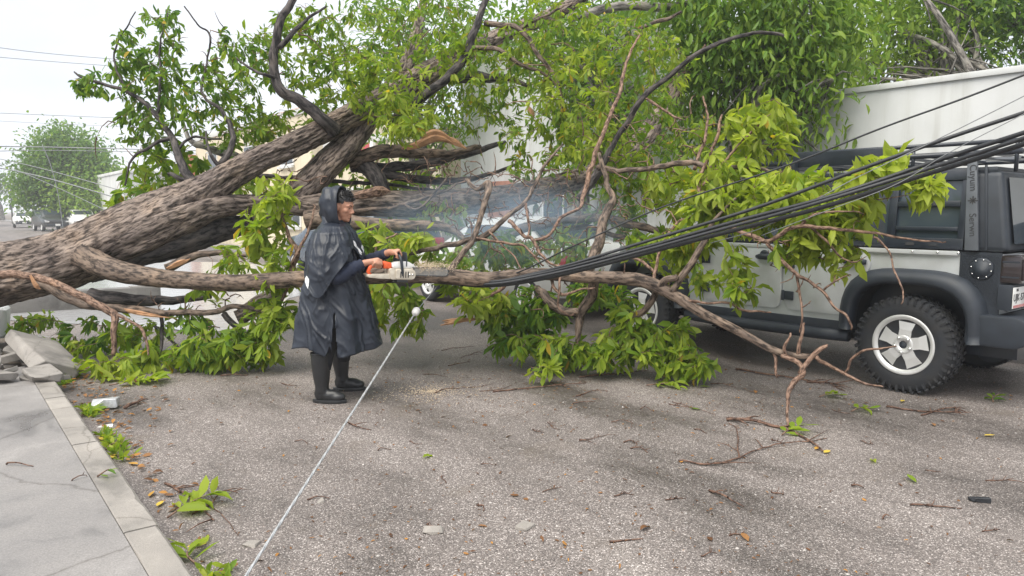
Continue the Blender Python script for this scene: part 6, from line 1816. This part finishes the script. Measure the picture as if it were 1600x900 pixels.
# single fallen leaves
LITTER = [(1412, 627, 1.0, 'd'), (1368, 726, .8, 'g'), (1555, 682, 1.0, 'd'), (1432, 757, .6, 'g'), (1297, 706, 1.0, 'd'), (1280, 700, .6, 'd'), (660, 718, .7, 'g'), (1158, 836, .3, 'd'), (1000, 832, .1, 'd'), (200, 726, .6, 'd'), (152, 660, .9, 'd'), (168, 682, .7, 'd'), (180, 712, .9, 'd'), (160, 690, .99, 'd'),
          (148, 640, .5, 'd'), (205, 716, .2, 'd'), (240, 770, .7, 'd'), (255, 785, .9, 'd'), (292, 858, .9, 'd'), (325, 850, .8, 'g'), (1095, 642, .5, 'g'), (1110, 606, .6, 'g'), (1075, 612, .7, 'g'), (1040, 606, .6, 'g'), (850, 582, .9, 'g'), (660, 512, .9, 'd'), (722, 498, .9, 'd'), (120, 630, .4, 'd'), (98, 606, .6, 'd'), (1180, 612, .3, 'd'), (1460, 668, .5, 'd')]
for k, (px, py, t_, c) in enumerate(LITTER):
    p = gnd(px, py) + Vector((0, 0, .012))
    d = Vector((random.gauss(0, 1), random.gauss(0, 1), .05))
    if c == 'g': o = leaf_obj(None, p, d, (0, 0, 1), .10, t_, 'fallen_leaf')
    else: o = leaf_obj(None, p, d, (random.gauss(0, .15), random.gauss(0, .15), 1), .085, t_ * .99, 'fallen_leaf', LEAF_DRY)
    tag(o, 'single green leaf lying flat on the asphalt' if c == 'g' else 'single dry orange or brown leaf lying on the road', 'leaf', 'green leaves on the road' if c == 'g' else 'dry leaves on the road')
# brown leaf mush in the gutter
n = 650
tt = rng.uniform(1.2, 8.3, n); nn_ = .83 + np.abs(rng.normal(0, .10, n)) * (1 + (tt > 5.5) * 1.8)
O = np.array([tuple(st(a, b, .006 + .02 * random.random())) for a, b in zip(nn_, tt)], 'f4')
keep = (rng.random(n) < np.clip((tt - 3.2) / 3.5, .12, 1)); O = O[keep]; n = len(O)
D = np.c_[rng.normal(0, 1, (n, 2)), rng.normal(0, .15, n)].astype('f4'); Nn = np.c_[rng.normal(0, .3, (n, 2)), np.ones(n)].astype('f4')
l = rng.uniform(.02, .07, n).astype('f4')
me = leaf_mesh('gutter_litter', O, D, Nn, l, l * .5, rng.uniform(0, .75, n).astype('f4'), M['leafdry'])
tag(link('gutter_litter', me), 'brown dead leaves washed against the kerb', 'leaf litter', kind='stuff')
# weeds in the gutter (fine green)
n = 1000
tt = rng.uniform(3.0, 8.2, n); O = np.array([tuple(st(.82 + abs(random.gauss(0, .04)), b, .004)) for b in tt], 'f4')
keep = np.sin(tt * 5.0) + np.sin(tt * 2.3 + 1) > .3; O = O[keep]; n = len(O)
D = np.c_[rng.normal(0, .6, (n, 2)), rng.uniform(.3, 1, n)].astype('f4'); l = rng.uniform(.03, .09, n).astype('f4')
me = leaf_mesh('gutter_weeds', O, D, np.c_[rng.normal(0, 1, (n, 2)), np.ones(n)].astype('f4'), l, l * .35, rng.uniform(.45, .95, n).astype('f4'), M['leaf'])
tag(link('gutter_weeds', me), 'low green weeds growing along the foot of the kerb', 'weeds', kind='stuff')
# loose grit on the road
n = 14000
px = rng.uniform(60, 1640, n); py = 560 + 380 * rng.random(n) ** 1.1
V = []; Fc = []
base = np.array([(1, 0, 0), (0, 1, 0), (-1, 0, 0), (0, -1, 0), (0, 0, .8), (0, 0, -.4)], 'f4')
tri = np.array([(0, 1, 4), (1, 2, 4), (2, 3, 4), (3, 0, 4), (1, 0, 5), (2, 1, 5), (3, 2, 5), (0, 3, 5)])
cs = np.array([tuple(gnd(a, b)) for a, b in zip(px, py)], 'f4')
nn2 = cs[:, 0] * SN.x + cs[:, 1] * SN.y
cs = cs[nn2 > .86]; n = len(cs)
sz = (rng.uniform(.0018, .0045, n) + (rng.random(n) < .03) * rng.uniform(.002, .007, n)).astype('f4')
an = rng.uniform(0, 6.28, n); ca, sa2 = np.cos(an), np.sin(an)
jit = rng.uniform(.6, 1.3, (n, 6, 1)).astype('f4')
vb = base[None] * jit * sz[:, None, None]
vx = vb[:, :, 0] * ca[:, None] - vb[:, :, 1] * sa2[:, None]; vy = vb[:, :, 0] * sa2[:, None] + vb[:, :, 1] * ca[:, None]
V = np.stack([vx, vy, vb[:, :, 2]], 2) + cs[:, None, :] + np.array([0, 0, .0012])
me = bpy.data.meshes.new('road_grit'); me.from_pydata(V.reshape(-1, 3).tolist(), [], (tri[None] + (np.arange(n) * 6)[:, None, None]).reshape(-1, 3).tolist())
grit_m = plain('grit', (.30, .28, .265), .8, var=.75, scale=25)
tag(link('road_grit', me, grit_m), 'loose grit strewn over the asphalt', 'grit', kind='stuff')
# crumbs of bark and leaf
n = 2600
px = np.where(rng.random(n) < .6, rng.normal(850, 300, n), rng.uniform(150, 1640, n)); py = np.where(rng.random(n) < .6, rng.normal(600, 35, n), rng.uniform(560, 930, n))
O = np.array([tuple(gnd(a, max(540, b), .004 + .006 * random.random())) for a, b in zip(px, py)], 'f4')
O = O[(O[:, 0] * SN.x + O[:, 1] * SN.y) > .9]; n = len(O)
D = np.c_[rng.normal(0, 1, (n, 2)), rng.normal(0, .12, n)].astype('f4'); l = (rng.uniform(.008, .03, n) * (1 + (rng.random(n) < .1) * .8)).astype('f4')
me = leaf_mesh('bark_crumbs', O, D, np.c_[rng.normal(0, .3, (n, 2)), np.ones(n)].astype('f4'), l, l * rng.uniform(.15, .6, n).astype('f4'), (rng.random(n) ** 2 * .8).astype('f4'), M['leafdry'])
tag(link('bark_crumbs', me), 'crumbs of bark and torn leaf scattered on the asphalt', 'debris', kind='stuff')
# flat pale stones and rubbish
for k, (px_, py_, s, lb) in enumerate([(677, 828, .10, 'flat cream stone on the asphalt in the foreground'), (820, 822, .09, 'pale crushed scrap on the asphalt in the foreground'), (500, 782, .05, 'small pale stone on the asphalt near the taut wire'), (392, 850, .07, 'pale chip of stone close to the taut wire')]):
    chunk('flat_stone', lb, gp(px_, py_, .006), (s, s * .8, .018), k, (0, 0), 90 + k, 'kerb', None, 'stone', 14)
chunk('dark_offcut', 'short black piece of cable lying on the asphalt at the right', gp(1530, 782, .008), (.11, .03, .03), R(-12), (0, 0), 95, 'cable', None, 'offcut', 14)
chunk('crushed_can', 'crumpled grey and white rubbish lying beside the kerb', gp(165, 637, .006), (.20, .12, .07), R(20), (0, R(5)), 97, 'strand', None, 'rubbish', 22)
chunk('white_scrap', 'flat white scrap lying in the gutter leaves', gp(165, 665, .006), (.10, .05, .015), R(20), (0, 0), 98, 'porcelain', None, 'rubbish', 14)

# ------------------------------------------------------------ exhaust smoke round the saw
m = bpy.data.materials.new('smoke'); m.use_nodes = True
n, l = m.node_tree.nodes, m.node_tree.links; n.clear()
out = n.new('ShaderNodeOutputMaterial'); pv = n.new('ShaderNodeVolumePrincipled'); pv.inputs['Color'].default_value = (.62, .78, 1, 1); pv.inputs['Anisotropy'].default_value = .2
tcn = n.new('ShaderNodeTexCoord'); gs = n.new('ShaderNodeTexGradient'); gs.gradient_type = 'SPHERICAL'
l.new(tcn.outputs['Object'], gs.inputs['Vector'])
nt = n.new('ShaderNodeTexNoise'); nt.inputs['Scale'].default_value = 2.4; nt.inputs['Detail'].default_value = 3; nt.inputs['Distortion'].default_value = .9; l.new(tcn.outputs['Object'], nt.inputs['Vector'])
mr = n.new('ShaderNodeMapRange'); mr.inputs['From Min'].default_value = .35; mr.inputs['From Max'].default_value = .7; l.new(nt.outputs['Fac'], mr.inputs['Value'])
mu = n.new('ShaderNodeMath'); mu.operation = 'MULTIPLY'; l.new(gs.outputs['Fac'], mu.inputs[0]); l.new(mr.outputs['Result'], mu.inputs[1])
m2 = n.new('ShaderNodeMath'); m2.operation = 'MULTIPLY'; m2.inputs[1].default_value = 1.7; l.new(mu.outputs[0], m2.inputs[0])
l.new(m2.outputs[0], pv.inputs['Density']); l.new(pv.outputs['Volume'], out.inputs['Volume'])
sm_o = MB().ball((0, 0, 0), 1, 24, 16).build('smoke', m)
sm_o.location = at(790, 350, 7.7); sm_o.scale = (1.5, .95, .55)
tag(sm_o, 'bluish exhaust smoke drifting right of the saw', 'smoke', kind='stuff')

# ------------------------------------------------------------ damp air
m = bpy.data.materials.new('haze'); m.use_nodes = True
n, l = m.node_tree.nodes, m.node_tree.links; n.clear()
out = n.new('ShaderNodeOutputMaterial'); pv = n.new('ShaderNodeVolumePrincipled')
pv.inputs['Color'].default_value = (.92, .95, 1, 1); pv.inputs['Density'].default_value = .0014; pv.inputs['Anisotropy'].default_value = 0.0
l.new(pv.outputs['Volume'], out.inputs['Volume'])
mb = MB(); mb.box((0, 250, 6.5), (700, 620, 15.2))
hz = mb.build('haze', m)
tag(hz, 'thin damp haze in the air of the street', 'haze', kind='stuff')
